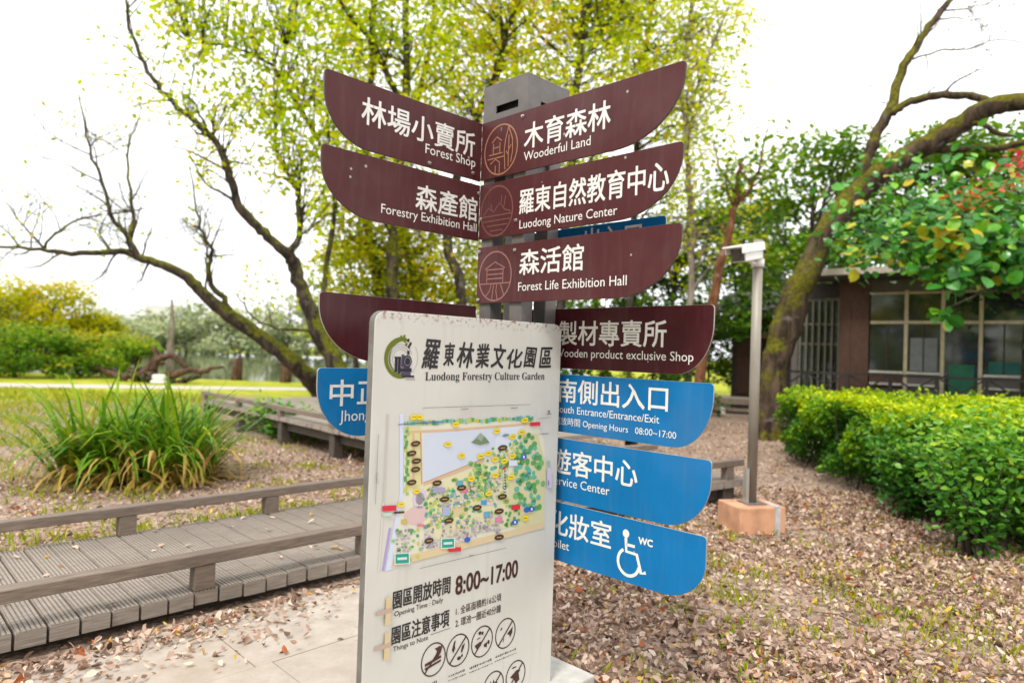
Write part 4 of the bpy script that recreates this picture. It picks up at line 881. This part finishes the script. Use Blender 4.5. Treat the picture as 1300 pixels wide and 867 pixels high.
cpart('notice', [(1.60, 2.06, -.005, .012, 1.40, 2.05)], mat('pale_grey_card', (.17, .18, .19), (.22, .23, .24), 6, .6))
cpart('notice', [(2.25, 2.66, -.005, .012, .95, 1.55)], mat('green_card', (.01, .11, .06), (.02, .16, .09), 6, .6))
cpart('notice', [(2.88, 3.36, -.005, .012, 1.40, 1.62)], mat('teal_card', (.01, .10, .09), (.02, .14, .12), 6, .6))
# lattice window wing at left
sl_ = MB(); 
for k in range(8): sl_.bb(-.74 + k * .135, -.70 + k * .135, .90, .95, .7, 2.9)
for z in (.7, 1.25, 1.9, 2.35, 2.9): sl_.bb(-.75, .35, .955, .98, z, z + .045)
lw = sl_.build('lattice_window', mat('lattice_paint', (.16, .15, .11), (.22, .20, .15), 12, .6), cot)
q = MB(); q.bb(-.74, .34, .985, .992, .72, 2.92); q.build('pane', MT['glass'], lw)
cpart('wall', [(-.75, .34, .90, 1.0, 0, .69), (-.75, .34, .90, 1.0, 2.96, 3.3)], MT['plank_dark'])
# roof: long eave board and a tiled slope
rf = MB(); e0_, e1_ = -.42, XE + .5
rf.add([(e0_, -.75, 3.36), (e1_, -.75, 3.36), (e1_, 2.2, 3.56), (e0_, 2.2, 3.56), (e0_, 5.0, 3.36), (e1_, 5.0, 3.36), (e0_, -.75, 3.30), (e1_, -.75, 3.30), (e1_, 2.2, 3.50), (e0_, 2.2, 3.50), (e0_, 5.0, 3.30), (e1_, 5.0, 3.30)],
       [(0, 1, 2, 3), (3, 2, 5, 4), (7, 6, 9, 8), (8, 9, 10, 11), (0, 6, 7, 1), (4, 5, 11, 10), (0, 3, 9, 6), (3, 4, 10, 9), (1, 7, 8, 2), (2, 8, 11, 5)])
roof = rf.build('roof', mat('roof_felt', (.10, .075, .065), (.17, .13, .115), 5, .85, bmp=.3), cot)
cpart('fascia', [(e0_, 2.6, -.80, -.752, 3.27, 3.40), (2.602, e1_, -.80, -.752, 3.27, 3.39)], mat('pale_fascia', (.48, .42, .36), (.60, .53, .46), 6, .7), roof, .004)
cpart('soffit', [(e0_ + .1, e1_ - .1, -.74, -.05, 3.22, 3.25)], MT['plank_dark'], roof)
# veranda railing with crossed braces
vr = MB(); vr.bb(-.9, XE, -.95, -.90, 1.28, 1.325); vr.bb(-.9, XE, -.95, -.90, .78, .81)
for k in range(9):
    xk = -.85 + k * .75; vr.bb(xk - .03, xk + .03, -.955, -.895, 0, 1.279)
    vr.beam((xk + .05, -.925, .82), (xk + .70, -.925, 1.27), .03, .03); vr.beam((xk + .05, -.88, 1.27), (xk + .70, -.88, .82), .03, .03)
vr.build('veranda_railing', MT['plank_dark'], cot)
cpart('veranda_floor', [(-.9, XE, -1.0, -.06, .42, .5)], MT['dark_wood'])

# small shed far left of the cottage and its low platform
O2 = at(965, 480, 21); O2[2] = 0; shd = empty('shed', tuple(O2), R(-32))
tag(shd, 'small dark shed with a red brown door left of the mossy trunk', 'shed')
q = MB(); q.bb(-.9, 1.6, .06, 1.8, 0, 2.8); q.build('wall', MT['plank_dark'], shd)
q = MB(); q.bb(-.72, .02, .0, .055, .45, 2.15); q.build('door', MT['plank_brown'], shd, bevel=.005)
q = MB(); q.bb(-.8, .2, -.03, .058, 2.2, 2.32); q.build('lintel', mat('yellow_wood', (.30, .17, .05), (.4, .24, .08), 9, .6), shd)
q = MB(); q.add([(-1.3, -.6, 3.05), (1.9, -.6, 3.05), (1.9, 1.2, 3.75), (-1.3, 1.2, 3.75), (-1.3, -.6, 2.93), (1.9, -.6, 2.93), (1.9, 1.2, 3.63), (-1.3, 1.2, 3.63)], [(0, 1, 2, 3), (5, 4, 7, 6), (0, 4, 5, 1), (3, 2, 6, 7), (0, 3, 7, 4), (1, 5, 6, 2)]); rf2 = q.build('roof', mat('grey_sheet_roof', (.20, .19, .19), (.3, .29, .28), 8, .5), shd)
q = MB(); q.bb(-1.32, -1.25, -.66, -.61, 2.80, 3.06); q.build('gutter_end', MT['sill_white'], rf2)
O3 = at(935, 500, 18.6); O3[2] = 0; pf = empty('platform', tuple(O3), R(-20)); tag(pf, 'low grey timber platform in front of the small shed', 'platform')
q = MB()
for k in range(5): q.bb(-1.3, 1.1, k * .21, k * .21 + .2, .38, .44)
q.build('deck_planks', MT['deck'], pf)
q = MB(); q.bb(-1.3, 1.1, -.03, -.002, .28, .43); q.build('edge_beam', MT['rail'], pf)
for xx in (-1.1, -.35, .5, 1.0):
    q = MB(); q.bb(xx - .06, xx + .06, .05, .17, 0, .375); q.build('support_post', MT['sill_white'] if abs(xx + .35) < .01 else MT['dark_wood'], pf)

# ------------------------------------------------------------------ hedge and near bush
def hedge():
    root = empty('hedge', (4.2, 7.5, 0)); lv = Leaves(); mb = MB()
    def edge_x(y): return np.interp(y, [5.2, 6.2, 7.3, 9.9, 11.0], [4.75, 4.35, 4.05, 4.25, 4.5])
    nS = 34000
    y = rng.uniform(5.6, 11.0, nS); x = edge_x(y) + rng.uniform(0, 1, nS) ** 1.3 * 5.2
    top = .96 + .07 * np.sin(x * 2.6 + 1 + y) + .06 * np.sin(y * 2.9 - x) + .035 * np.sin(x * 9 + y * 7)
    dep = rng.exponential(.055, nS)
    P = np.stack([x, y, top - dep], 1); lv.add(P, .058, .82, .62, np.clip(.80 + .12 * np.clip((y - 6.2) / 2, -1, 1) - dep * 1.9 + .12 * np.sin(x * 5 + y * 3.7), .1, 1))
    for _ in range(420):
        y0 = rng.uniform(5.7, 10.9); x0_ = edge_x(y0) + rng.random() ** 1.3 * 5; k = int(rng.uniform(5, 12)); hz = rng.uniform(.03, .16)
        lv.add(np.stack([x0_ + rng.normal(0, .04, k), y0 + rng.normal(0, .04, k), 1.0 + hz * rng.random(k)], 1), .06, .5, .6, rng.uniform(.6, .95))
    def side(n, xs, ys, nrm):
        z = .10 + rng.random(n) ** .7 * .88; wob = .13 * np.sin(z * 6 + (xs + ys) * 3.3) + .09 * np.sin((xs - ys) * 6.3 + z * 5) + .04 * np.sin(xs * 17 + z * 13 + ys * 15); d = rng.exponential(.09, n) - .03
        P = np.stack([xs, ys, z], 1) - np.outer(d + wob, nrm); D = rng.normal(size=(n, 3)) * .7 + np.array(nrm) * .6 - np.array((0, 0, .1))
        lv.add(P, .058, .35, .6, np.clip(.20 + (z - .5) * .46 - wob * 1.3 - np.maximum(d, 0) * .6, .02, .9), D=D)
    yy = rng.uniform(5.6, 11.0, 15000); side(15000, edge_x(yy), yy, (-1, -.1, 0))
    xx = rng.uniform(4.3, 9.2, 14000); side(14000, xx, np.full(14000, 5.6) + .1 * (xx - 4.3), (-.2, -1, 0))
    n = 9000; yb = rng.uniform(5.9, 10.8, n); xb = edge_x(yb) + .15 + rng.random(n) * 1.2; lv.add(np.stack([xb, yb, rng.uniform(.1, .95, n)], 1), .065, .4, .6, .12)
    for _ in range(150):
        y0 = rng.uniform(5.7, 10.8); x0_ = edge_x(y0) + rng.uniform(.05, .8); p = np.array((x0_, y0, 0.)); pts = [p]
        for k in range(3): p = p + np.array((rng.normal(0, .07), rng.normal(0, .07), .28)); pts.append(p)
        limb(mb, pts, .012, .005, 4, 2, 0)
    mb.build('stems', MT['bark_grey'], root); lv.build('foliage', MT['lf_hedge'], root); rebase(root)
    tag(root, 'long clipped hedge with bright yellow green top in front of the cottage', 'hedge')
hedge()
def near_bush(bx, by, rx, ry, h, n, label, cl, seed_stem=True, leafs=.062):
    root = empty('shrub', (bx, by, 0)); lv = Leaves(); mb = MB()
    ns = 26
    for k in range(ns):
        a = rng.uniform(0, 6.28); w = math.sqrt(rng.random()); tip = np.array((bx + rx * w * math.cos(a), by + ry * w * math.sin(a), h * rng.uniform(.6, 1.0)))
        b0 = np.array((bx + rng.normal(0, .12 * rx), by + rng.normal(0, .12 * ry), 0)); q_, r_q = limb(mb, [b0, b0 * .55 + tip * .45 + np.array((0, 0, .08)), tip], .016, .005, 5, 3, .01)
        for j in range(len(q_) // 3, len(q_)): 
            m_ = int(n / ns / len(q_) * 1.5); sc_ = .10 + .05 * rng.random(); zr = q_[j][2] / h
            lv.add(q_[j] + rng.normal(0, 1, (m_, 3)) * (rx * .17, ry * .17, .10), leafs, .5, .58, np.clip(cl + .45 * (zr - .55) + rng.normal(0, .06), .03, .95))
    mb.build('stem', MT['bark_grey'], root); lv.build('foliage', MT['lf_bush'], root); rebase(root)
    tag(root, label, 'shrub')
near_bush(4.35, 5.5, .88, .64, 1.06, 11000, 'rounded glossy green bush at the right edge in front of the hedge', .52)
near_bush(3.72, 5.35, .40, .36, .86, 1500, 'leggy young bush with a bare stem standing just in front of the hedge', .45)
near_bush(3.95, 6.6, .45, .5, .80, 3200, 'small green bush with bare lower stems at the hedge corner', .32)
near_bush(5.35, 5.15, .7, .55, .90, 6000, 'low leafy bush at the right edge nearest the camera', .50)

# broad-leaved tree hanging in front of the eave, and the red shoots beside it
def broad_outline():
    pts = [(0, 0), (.22, .30), (.55, .42), (.85, .30), (1.08, 0), (.85, -.30), (.55, -.42), (.22, -.30)]
    return np.array(pts)
def big_leaves(mb_col, C, L, D, N, rnd):
    o = broad_outline(); D = unit(D); N = unit(N - D * (N @ D)); S_ = np.cross(D, N)
    v = [C + D * a * L + S_ * b * L + N * (-.16 * L * a * a + .18 * L * abs(b)) for a, b in o]; v.append(C + D * .5 * L - N * .02 * L)
    mb_col.add(v, [(i, (i + 1) % 8, 8) for i in range(8)], 0, rnd)
def build_leafmesh(mb, name, m, parent):
    rn = mb.col; mb.col = []; o = mb.build(name, m, parent, smooth=False)
    a = o.data.attributes.new('rnd', 'FLOAT', 'FACE'); a.data.foreach_set('value', np.array(rn, np.float32)); return o
def broad_tree():
    base = np.array((9.3, 12.2, 0.)); root = empty('broadleaf_tree', tuple(base)); mb = MB(); lf = MB()
    Q, r = limb(mb, [base, base + np.array((-.1, -.2, 1.6)), base + np.array((-.3, -.5, 3.1)), base + np.array((-.6, -.8, 4.6))], .13, .06, 9, 4)
    ends = []
    for p in ((1130, 300, 10.2), (1165, 270, 10.6), (1205, 300, 10), (1245, 270, 10.4), (1285, 300, 9.8), (1320, 250, 10.2), (1110, 255, 11), (1190, 235, 11.2), (1260, 230, 11), (1330, 300, 9.6), (1175, 302, 10), (1235, 300, 9.8), (1100, 225, 11.4), (1090, 290, 10.8), (1140, 215, 11.6), (1225, 205, 11.6), (1290, 230, 11), (1150, 300, 10.2), (1285, 300, 9.6), (1085, 300, 11.3), (1110, 308, 11), (1140, 310, 10.8), (1075, 275, 11.8), (1120, 262, 11.4), (1150, 292, 11), (1180, 305, 10.5), (1100, 300, 11.2), (1060, 305, 12), (1208, 360, 9.7), (1225, 345, 9.6), (1195, 395, 9.7)):
        tip = at(*p); q_, rq = limb(mb, [Q[-6], (Q[-6] * .5 + tip * .5) + np.array((0, 0, .25)), tip], .045, .01, 6, 4, .01); ends.append((q_, p))
    for q_, p in ends:
        nl = 95 if p[1] < 330 else 12
        for k in range(nl):
            i = rng.integers(len(q_) // 3, len(q_)); c = q_[i] + rng.normal(0, .34, 3) * (1.2, 1, .75)
            if p[1] > 330: c = q_[-1] + rng.normal(0, .11, 3)
            D = rng.normal(size=3) * (1, 1, .4) + np.array((-.2, -.4, -.55)); N = np.array((0, -.35, 1.)) + rng.normal(0, .35, 3)
            cv = rng.uniform(.0, .76) if rng.random() < .95 else rng.uniform(.86, 1)
            big_leaves(lf, c, rng.uniform(.11, .24) * (.75 if p[0] < 1160 else 1), D, N, cv)
    for c0 in ((1190, 298, 9.9), (1090, 325, 10.4), (1200, 290, 9.9), (1218, 300, 9.8)):
        for k in range(9):
            D = rng.normal(size=3) + np.array((0, -.5, -.4)); big_leaves(lf, at(*c0) + rng.normal(0, .13, 3), .22, D, np.array((0, -.4, 1.)) + rng.normal(0, .3, 3), rng.uniform(.9, 1))
    mb.build('trunk', MT['bark_grey'], root, smooth=True); build_leafmesh(lf, 'crown', MT['lf_broad'], root); rebase(root)
    tag(root, 'tree with large glossy drooping leaves hanging over the cottage eave', 'tree')
broad_tree()
def red_tree():
    base = np.array((9.4, 10.6, 0.)); root = empty('maple_sapling', tuple(base)); mb = MB(); lv = Leaves()
    Q, r = limb(mb, [base, base + np.array((-.1, 0, 1.8)), base + np.array((-.25, -.1, 3.4)), base + np.array((-.4, -.1, 4.4))], .06, .02, 7, 4)
    for p in ((1225, 250, 10), (1240, 262, 10), (1262, 238, 9.9), (1285, 212, 9.8), (1300, 196, 9.8), (1320, 205, 9.7)):
        tip = at(*p); q_, rq = limb(mb, [Q[-4], Q[-4] * .5 + tip * .5 + np.array((0, 0, .12)), tip], .015, .005, 5, 3, .01)
        k = 24; lv.add(tip + rng.normal(0, .12, (k, 3)) * (1.3, 1, .6), .10, .6, .5, np.clip((p[1] - 190) / 100 + rng.normal(0, .1), 0, 1), .2)
    finish(root, mb, lv, MT['bark_grey'], MT['lf_red']); rebase(root)
    tag(root, 'thin sapling with red and orange leaves at the right edge below the mossy limb', 'tree')
red_tree()

# ------------------------------------------------------------------ security camera on its pole
cb = np.array((2.165, 6.0, 0)); cctv = empty('camera_pole', tuple(cb), R(14)); tag(cctv, 'slim grey pole with a white security camera on a terracotta block', 'security camera')
q = MB(); q.bb(-.225, .225, -.18, .18, 0, .24)
q.build('block', mat('terracotta_block', (.36, .185, .11), (.60, .32, .19), 5, .85, bmp=.3, detail=9, lo=.28, hi=.55), cctv, bevel=.012)
q = MB(); q.bb(.115, .165, -.187, -.1801, .0, .235); q.bb(.115, .165, -.187, .0, .2401, .247); q.build('cable_strip', mat('grey_strip', (.40, .40, .42), (.52, .52, .53), 20, .5), cctv)
q = MB(); q.bb(-.09, .10, -.09, .09, .2401, .252); q.build('base_plate', MT['post_grey'], cctv, bevel=.003)
q = MB(); q.tube([(0, 0, .25), (0, 0, 2.57)], .043, 18); q.build('pole', mat('galvanised_pole', (.24, .215, .18), (.33, .30, .25), 6, .5, .2, stretch=(1, 1, .3)), cctv, smooth=True)
q = MB(); q.bb(-.075, -.045, -.03, .02, .25, .55); q.build('conduit', MT['steel'], cctv)
white_p = mat('white_casing', (.74, .74, .72), (.82, .82, .80), 8, .35)
hd = empty('head', (0, 0, 2.44)); hd.parent = cctv
hd.rotation_euler = (0, R(-6), R(208))
q = MB(); q.bb(.04, .32, -.07, .07, -.066, .062); cas = q.build('camera_head', white_p, cctv, bevel=.012)
q2 = MB(); q2.bb(.02, .42, -.084, .084, .065, .080); q2.bb(.02, .38, -.084, -.076, .01, .0645); q2.bb(.02, .38, .076, .084, .01, .0645); hood = q2.build('hood', white_p, cas, bevel=.003)
q3 = MB(); q3.bb(.3205, .326, -.060, .060, -.056, .052); q3.tube([(.326, 0, 0), (.332, 0, 0)], .034, 16); q3.build('lens', MT['glass'], cas)
for o_ in (cas,): o_.location = (0, 0, 2.47); o_.rotation_euler = (0, R(12), R(205))
bpy.data.objects.remove(hd)
q = MB(); q.tube([(-.02, -.01, 2.36), (-.10, -.05, 2.36), (-.15, -.075, 2.40)], .018, 10); q.tube([(0, 0, 2.33), (0, 0, 2.40)], .056, 16); q.build('bracket', white_p, cctv, smooth=True)

# ------------------------------------------------------------------ strap-leaved clump by the boardwalk
def clump(cx, cy, rad, n, hmax, label, seed_col=.45):
    root = empty('strap_leaf_clump', (cx, cy, 0)); V = []; Fc = []; C = []; k0 = 0
    subs = [(cx + rad * 1.05 * rng.uniform(-1, 1), cy + rad * .6 * rng.uniform(-1, 1), rng.uniform(.6, 1.05), rng.uniform(.3, .6)) for _ in range(12)]
    for _ in range(n):
        sx_, sy_, sh_, sc_ = subs[rng.integers(len(subs))]; a = rng.uniform(0, 6.28); w = .20 * math.sqrt(rng.random()); b = np.array((sx_ + w * math.cos(a), sy_ + w * math.sin(a), 0.)); dead = rng.random() < (.32 + .3 * (sh_ < .8))
        out = a + rng.normal(0, .7); L = hmax * sh_ * rng.uniform(.55, 1.25); el = R(rng.uniform(50, 92)) if not dead else R(rng.uniform(10, 80)); bend = rng.uniform(.15, .62) * (1.4 if dead else 1); L *= .85 if dead else 1; seed_col = sc_
        p = b.copy(); wd = rng.uniform(.026, .060); seg = 6; row = []
        sd = np.array((-math.sin(out), math.cos(out), 0.))
        for s in range(seg + 1):
            t = s / seg; hw = wd * (1 - t ** 2.2) * .5 + .001
            row.append((p - sd * hw, p + sd * hw)); d = np.array((math.cos(out) * math.cos(el), math.sin(out) * math.cos(el), math.sin(el))); p = p + d * L / seg; el -= bend * (.4 + t); p[2] = max(p[2], .03)
        for s in range(seg):
            Fc.append((k0 + 2 * s, k0 + 2 * s + 1, k0 + 2 * s + 3, k0 + 2 * s + 2)); 
        c = np.clip(rng.normal(seed_col, .15), 0, .76) if not dead else rng.uniform(.82, 1); C += [c] * seg
        for l, r in row: V += [l, r]
        k0 += 2 * (seg + 1)
    me = bpy.data.meshes.new('blades'); me.from_pydata(np.array(V).tolist(), [], Fc); a_ = me.attributes.new('rnd', 'FLOAT', 'FACE'); a_.data.foreach_set('value', np.array(C, np.float32)); me.materials.append(MT['lf_blade'])
    link('blades', me, root); rebase(root); tag(root, label, 'plant')
clump(-3.9, 7.35, .54, 1350, 1.22, 'large clump of arching green and straw coloured strap leaves behind the boardwalk')

# low plants by the deck
near_bush(-3.6, 10.7, .5, .35, .55, 900, 'small leafy weed patch at the near corner of the platform', .5, leafs=.08)

# ------------------------------------------------------------------ far side: mound of shrubs, driftwood, stumps, far trees
def shrub_far(px, Y, h, rad, leafm, label, cl, nb=26, nl=170, sz=.17, zlo=.15, name='shrub'):
    bushy(name, base_of(px, Y), h, rad, nb, sz, nl, leafm, label, cl, .08, 'shrub' if name == 'shrub' else 'tree', None, zlo, squash=.75)
shrub_far(55, 30, 3.7, 2.6, MT['lf_mound'], 'largest yellow green rounded shrub on the far left bank', .55, 40, 190)
shrub_far(-40, 27, 3.2, 2.2, MT['lf_mound'], 'yellow shrub cut by the left edge of the view on the far bank', .5)
shrub_far(118, 31, 2.5, 1.6, MT['lf_mound'], 'small olive shrub right of the big yellow one on the bank', .4)
shrub_far(20, 24.5, 1.7, 1.7, MT['lf_mid'], 'low green bush in front of the big yellow shrub', .6, 24, 150, .15)
shrub_far(100, 25.5, 1.5, 1.5, MT['lf_mid'], 'bright green low bush between the yellow shrub and the driftwood', .68, 22, 150, .15)
shrub_far(-60, 24, 1.8, 1.6, MT['lf_mid'], 'green low bush at the left edge behind the path', .6, 20, 150, .15)
shrub_far(165, 27, 1.55, 1.2, MT['lf_mid'], 'bright green low bush behind the driftwood pile', .7, 16, 150, .15)
for i, (px, Y, h, rad, lab) in enumerate(((135, 92, 7.2, 6.0, 'pale far tree left of the dead pole, lowest crown'), (205, 98, 7.6, 6.0, 'pale far tree right behind the dead pole'), (262, 94, 8.6, 5.5, 'pale far tree midway between the dead pole and the leaning trunk'), (312, 97, 7.8, 5.5, 'hazy far tree behind the first stump'), (365, 93, 10.5, 6.0, 'tallest pale far tree behind the leaning trunk'), (425, 96, 9.0, 6.0, 'pale far tree next to the blue board'), (30, 95, 8.0, 7.0, 'pale far tree behind the yellow shrub'), (480, 95, 9.5, 6.5, 'pale far tree hidden low behind the map panel'), (-40, 97, 9, 7, 'pale far tree at the left edge'))):
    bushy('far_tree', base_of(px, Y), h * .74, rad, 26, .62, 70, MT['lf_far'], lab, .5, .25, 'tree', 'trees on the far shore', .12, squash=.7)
for i, px in enumerate((120, 190, 235, 290, 340, 390, 440, 60)):
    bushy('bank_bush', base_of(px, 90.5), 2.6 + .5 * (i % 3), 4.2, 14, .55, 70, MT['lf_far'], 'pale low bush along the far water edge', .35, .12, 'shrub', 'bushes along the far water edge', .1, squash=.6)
fo = at(205, 440, 150); fbd = empty('far_building', (fo[0], fo[1], 0), R(8)); tag(fbd, 'pale grey block of flats far across the pond', 'building')
q = MB(); q.bb(-9, 8, 0, 9, 0, 7.2); q.bb(-4, 3, .5, 8, 7.2, 9.4); q.build('wall', mat('far_concrete', (.50, .50, .52), (.58, .58, .60), .3, .9), fbd)
for i in range(7):
    for j in range(2):
        q = MB(); q.bb(-8 + i * 2.3, -6.6 + i * 2.3, -.05, -.002, 2.2 + j * 2.6, 3.6 + j * 2.6); q.build('window', mat('far_window', (.26, .28, .31)) if (i, j) == (0, 0) else bpy.data.materials['far_window'], fbd)
def tuck(name, pts, r0, r1, m, label, cat, group=None, seg=9):
    P = [at(*p) for p in pts]; P[0][2] = min(P[0][2], 0) - .05 if P[0][2] < .4 else P[0][2]
    root = MB(); limb(root, P, r0, r1, seg, 4, .02); o = root.build(name, m, None, smooth=True); tag(o, label, cat, group); return o
tuck('dead_trunk', [(216, 486, 25), (216, 455, 25), (218, 425, 25), (218, 380, 25)], .17, .05, MT['bark_pale'], 'bare pale dead trunk standing upright in the driftwood', 'tree')
for px, py, Y, h, lab in ((300, 482, 27.5, .9, 'left short wooden stump at the water edge'), (362, 486, 27, 1.0, 'short wooden stump at the water edge nearest the leaning trunk')):
    b_ = at(px, py, Y); q = MB(); limb(q, [(b_[0], b_[1], -.1), (b_[0] + .03, b_[1], h * .5), (b_[0] - .02, b_[1], h)], .22, .2, 10, 2, 0)
    tag(q.build('stump', MT['bark_drift'], None, smooth=True), lab, 'stump')
dr = empty('driftwood_pile', tuple(np.array((at(212, 486, 24.4)[0], 24.4, 0)))); tag(dr, 'tangled pile of brown driftwood roots on the lawn edge', 'driftwood')
for k in range(20):
    a_ = at(rng.uniform(158, 250), 480, 24.4 + rng.normal(0, .4)); a_[2] = rng.uniform(.02, .25); d_ = np.array((rng.normal(0, .7), rng.normal(0, .3), abs(rng.normal(.2, .2)))); q = MB()
    limb(q, [a_, a_ + d_ * .5 + rng.normal(0, .1, 3), a_ + d_ + rng.normal(0, .1, 3)], rng.uniform(.09, .17), .05, 7, 3, .02); q.build('root_limb', MT['bark_drift'] if k % 3 else MT['bark_grey'], dr, smooth=True)
for p in (((192, 470, 24.4), (198, 455, 24.4), (196, 440, 24.4)), ((175, 485, 24.4), (192, 462, 24.4), (215, 452, 24.4), (240, 470, 24.4))):
    q = MB(); limb(q, [at(*x) for x in p], .16, .08, 8, 4, .02); q.build('root_limb', MT['bark_drift'], dr, smooth=True)
rebase(dr)
q = MB(); wb = at(202, 487, 23.6); q.bb(-.26, .26, -.15, .15, 0, .12); q.bb(-.22, .22, -.12, .12, .12, .32); o_ = q.build('sack', white_p, None, bevel=.06); o_.location = (wb[0], wb[1], 0); tag(o_, 'small white sack lying in front of the driftwood', 'sack')

# ------------------------------------------------------------------ ground cover
def on_walk(x, y):
    t = (x + y) * TQ; n = (y - x) * TQ; return (n > 3.7) & (n < 5.34) & (t < 3.7)
def litter():
    lv = Leaves(.16)
    def zone(n, f):
        P = f(n); keep = ~on_walk(P[:, 0], P[:, 1]); t = (P[:, 0] + P[:, 1]) * TQ; nn = (P[:, 1] - P[:, 0]) * TQ
        pv = (nn < 3.66) & (t < 2.4); keep &= ~pv | (rng.random(n) < .012) | ((nn > 3.0) & (rng.random(n) < .75)); P = P[keep]; m = len(P)
        z = np.abs(rng.normal(0, .014, m)) + .006 + np.where((nn[keep] < 3.66) & (t[keep] < 2.4), .024, 0)
        D = rng.normal(size=(m, 3)); D[:, 2] *= .35; cl_ = np.sin(P[:, 0] * 2.3 + 1.1 * np.sin(P[:, 1] * 1.7)) + np.sin(P[:, 1] * 2.9 + 1.3 * np.sin(P[:, 0] * 2.1 + 1)); ok = rng.random(m) < np.clip(.78 + .30 * cl_, .22, 1); P, z, D, nn = P[ok], z[ok], D[ok], nn[keep][ok]; m = len(P)
        lv.add(np.stack([P[:, 0], P[:, 1], z], 1), .033 * np.clip(np.exp(rng.normal(0, .30, m)), .5, 1.5), .62, .62, np.clip(rng.normal(.47, .22, m), 0, .86) + (rng.random(m) < .05) * .35, D=D)
    # right-hand floor
    zone(64000, lambda n: np.stack([rng.uniform(-.3, 4.6, n), 2.4 + rng.random(n) ** 1.3 * 5.5], 1))
    zone(16000, lambda n: np.stack([rng.uniform(.5, 7, n), rng.uniform(6, 16, n)], 1))
    # strip between paving and boardwalk, then behind the boardwalk
    zone(8500, lambda n: (lambda t, nn: np.stack([(t - nn) * TQ, (t + nn) * TQ], 1))(rng.uniform(-1.5, 5.5, n), 3.74 - rng.exponential(.17, n)))
    zone(20000, lambda n: (lambda t, nn: np.stack([(t - nn) * TQ, (t + nn) * TQ], 1))(rng.uniform(-1.5, 6, n), 5.35 + rng.random(n) ** 1.3 * 5))
    tag(lv.build('fallen_leaves', MT['lf_litter']), 'dry pinkish brown leaf litter over the ground', 'leaf litter', kind='stuff')
    tw = MB()
    for _ in range(170):
        x, y = (rng.uniform(.2, 4.4), rng.uniform(2.6, 8)) if rng.random() < .75 else tuple(tn(rng.uniform(-1, 4), rng.uniform(5.5, 8))[:2])
        a = rng.uniform(0, 6.28); L = rng.uniform(.08, .32); tw.tube([(x, y, .016), (x + L * .5 * math.cos(a), y + L * .5 * math.sin(a), .03), (x + L * math.cos(a + .25), y + L * math.sin(a + .25), .014)], [.0045, .0038, .002], 5)
    tag(tw.build('fallen_twigs', MT['bark_grey']), 'thin grey twigs scattered in the leaf litter', 'twigs', kind='stuff')
    # a few yellow leaves on the planks
    l2 = Leaves(); m = 60; t = rng.uniform(-1, 3.5, m); nn = rng.uniform(3.85, 5.25, m); l2.add(np.stack([(t - nn) * TQ, (t + nn) * TQ, np.full(m, .147)], 1), .055, .8, .6, rng.uniform(.5, 1, m), D=rng.normal(size=(m, 3)) * (1, 1, .1))
    tag(l2.build('fallen_leaves', MT['lf_litter']), 'scattered yellow leaves lying on the boardwalk planks', 'leaf litter', kind='stuff')
litter()
def grass():
    lv = Leaves()
    def tufts(C, per, L, sp):
        for c in C:
            k = max(3, int(per * rng.uniform(.4, 1.4))); P = np.concatenate([c[:2] + rng.normal(0, sp, (k, 2)), np.zeros((k, 1))], 1); P = P[~on_walk(P[:, 0], P[:, 1])]; k = len(P)
            if not k: continue
            D = rng.normal(size=(k, 3)) * .45; D[:, 2] = 1; lv.add(P, L, .3, .16, rng.uniform(.3, .8), D=D)
    # thin grass among the litter on the right
    tufts(np.stack([rng.uniform(.3, 4.2, 140), rng.uniform(2.8, 7.2, 140)], 1), 14, .06, .07)
    tufts(np.stack([rng.uniform(1.2, 3.6, 60), rng.uniform(3.6, 5.2, 60)], 1), 18, .06, .08)
    # behind the boardwalk and around the clump
    C = []; 
    while len(C) < 480:
        t, n = rng.uniform(-2.5, 6.5), 5.4 + rng.random() ** 1.2 * 6; x, y = (t - n) * TQ, (t + n) * TQ
        if n < 5.9 or rng.random() < .35 + .06 * (n - 5.4) - .08 * t: C.append((x, y))
    tufts(np.array(C), 16, .085, .09)
    C = np.stack([rng.uniform(-15, -3, 1500), rng.uniform(9, 19, 1500)], 1); C = C[C[:, 0] < -.42 * C[:, 1]]; tufts(C, 14, .11, .22)
    tag(lv.build('grass', MT['lf_grass']), 'thin yellow green grass growing through the leaf litter', 'grass', kind='stuff')
grass()
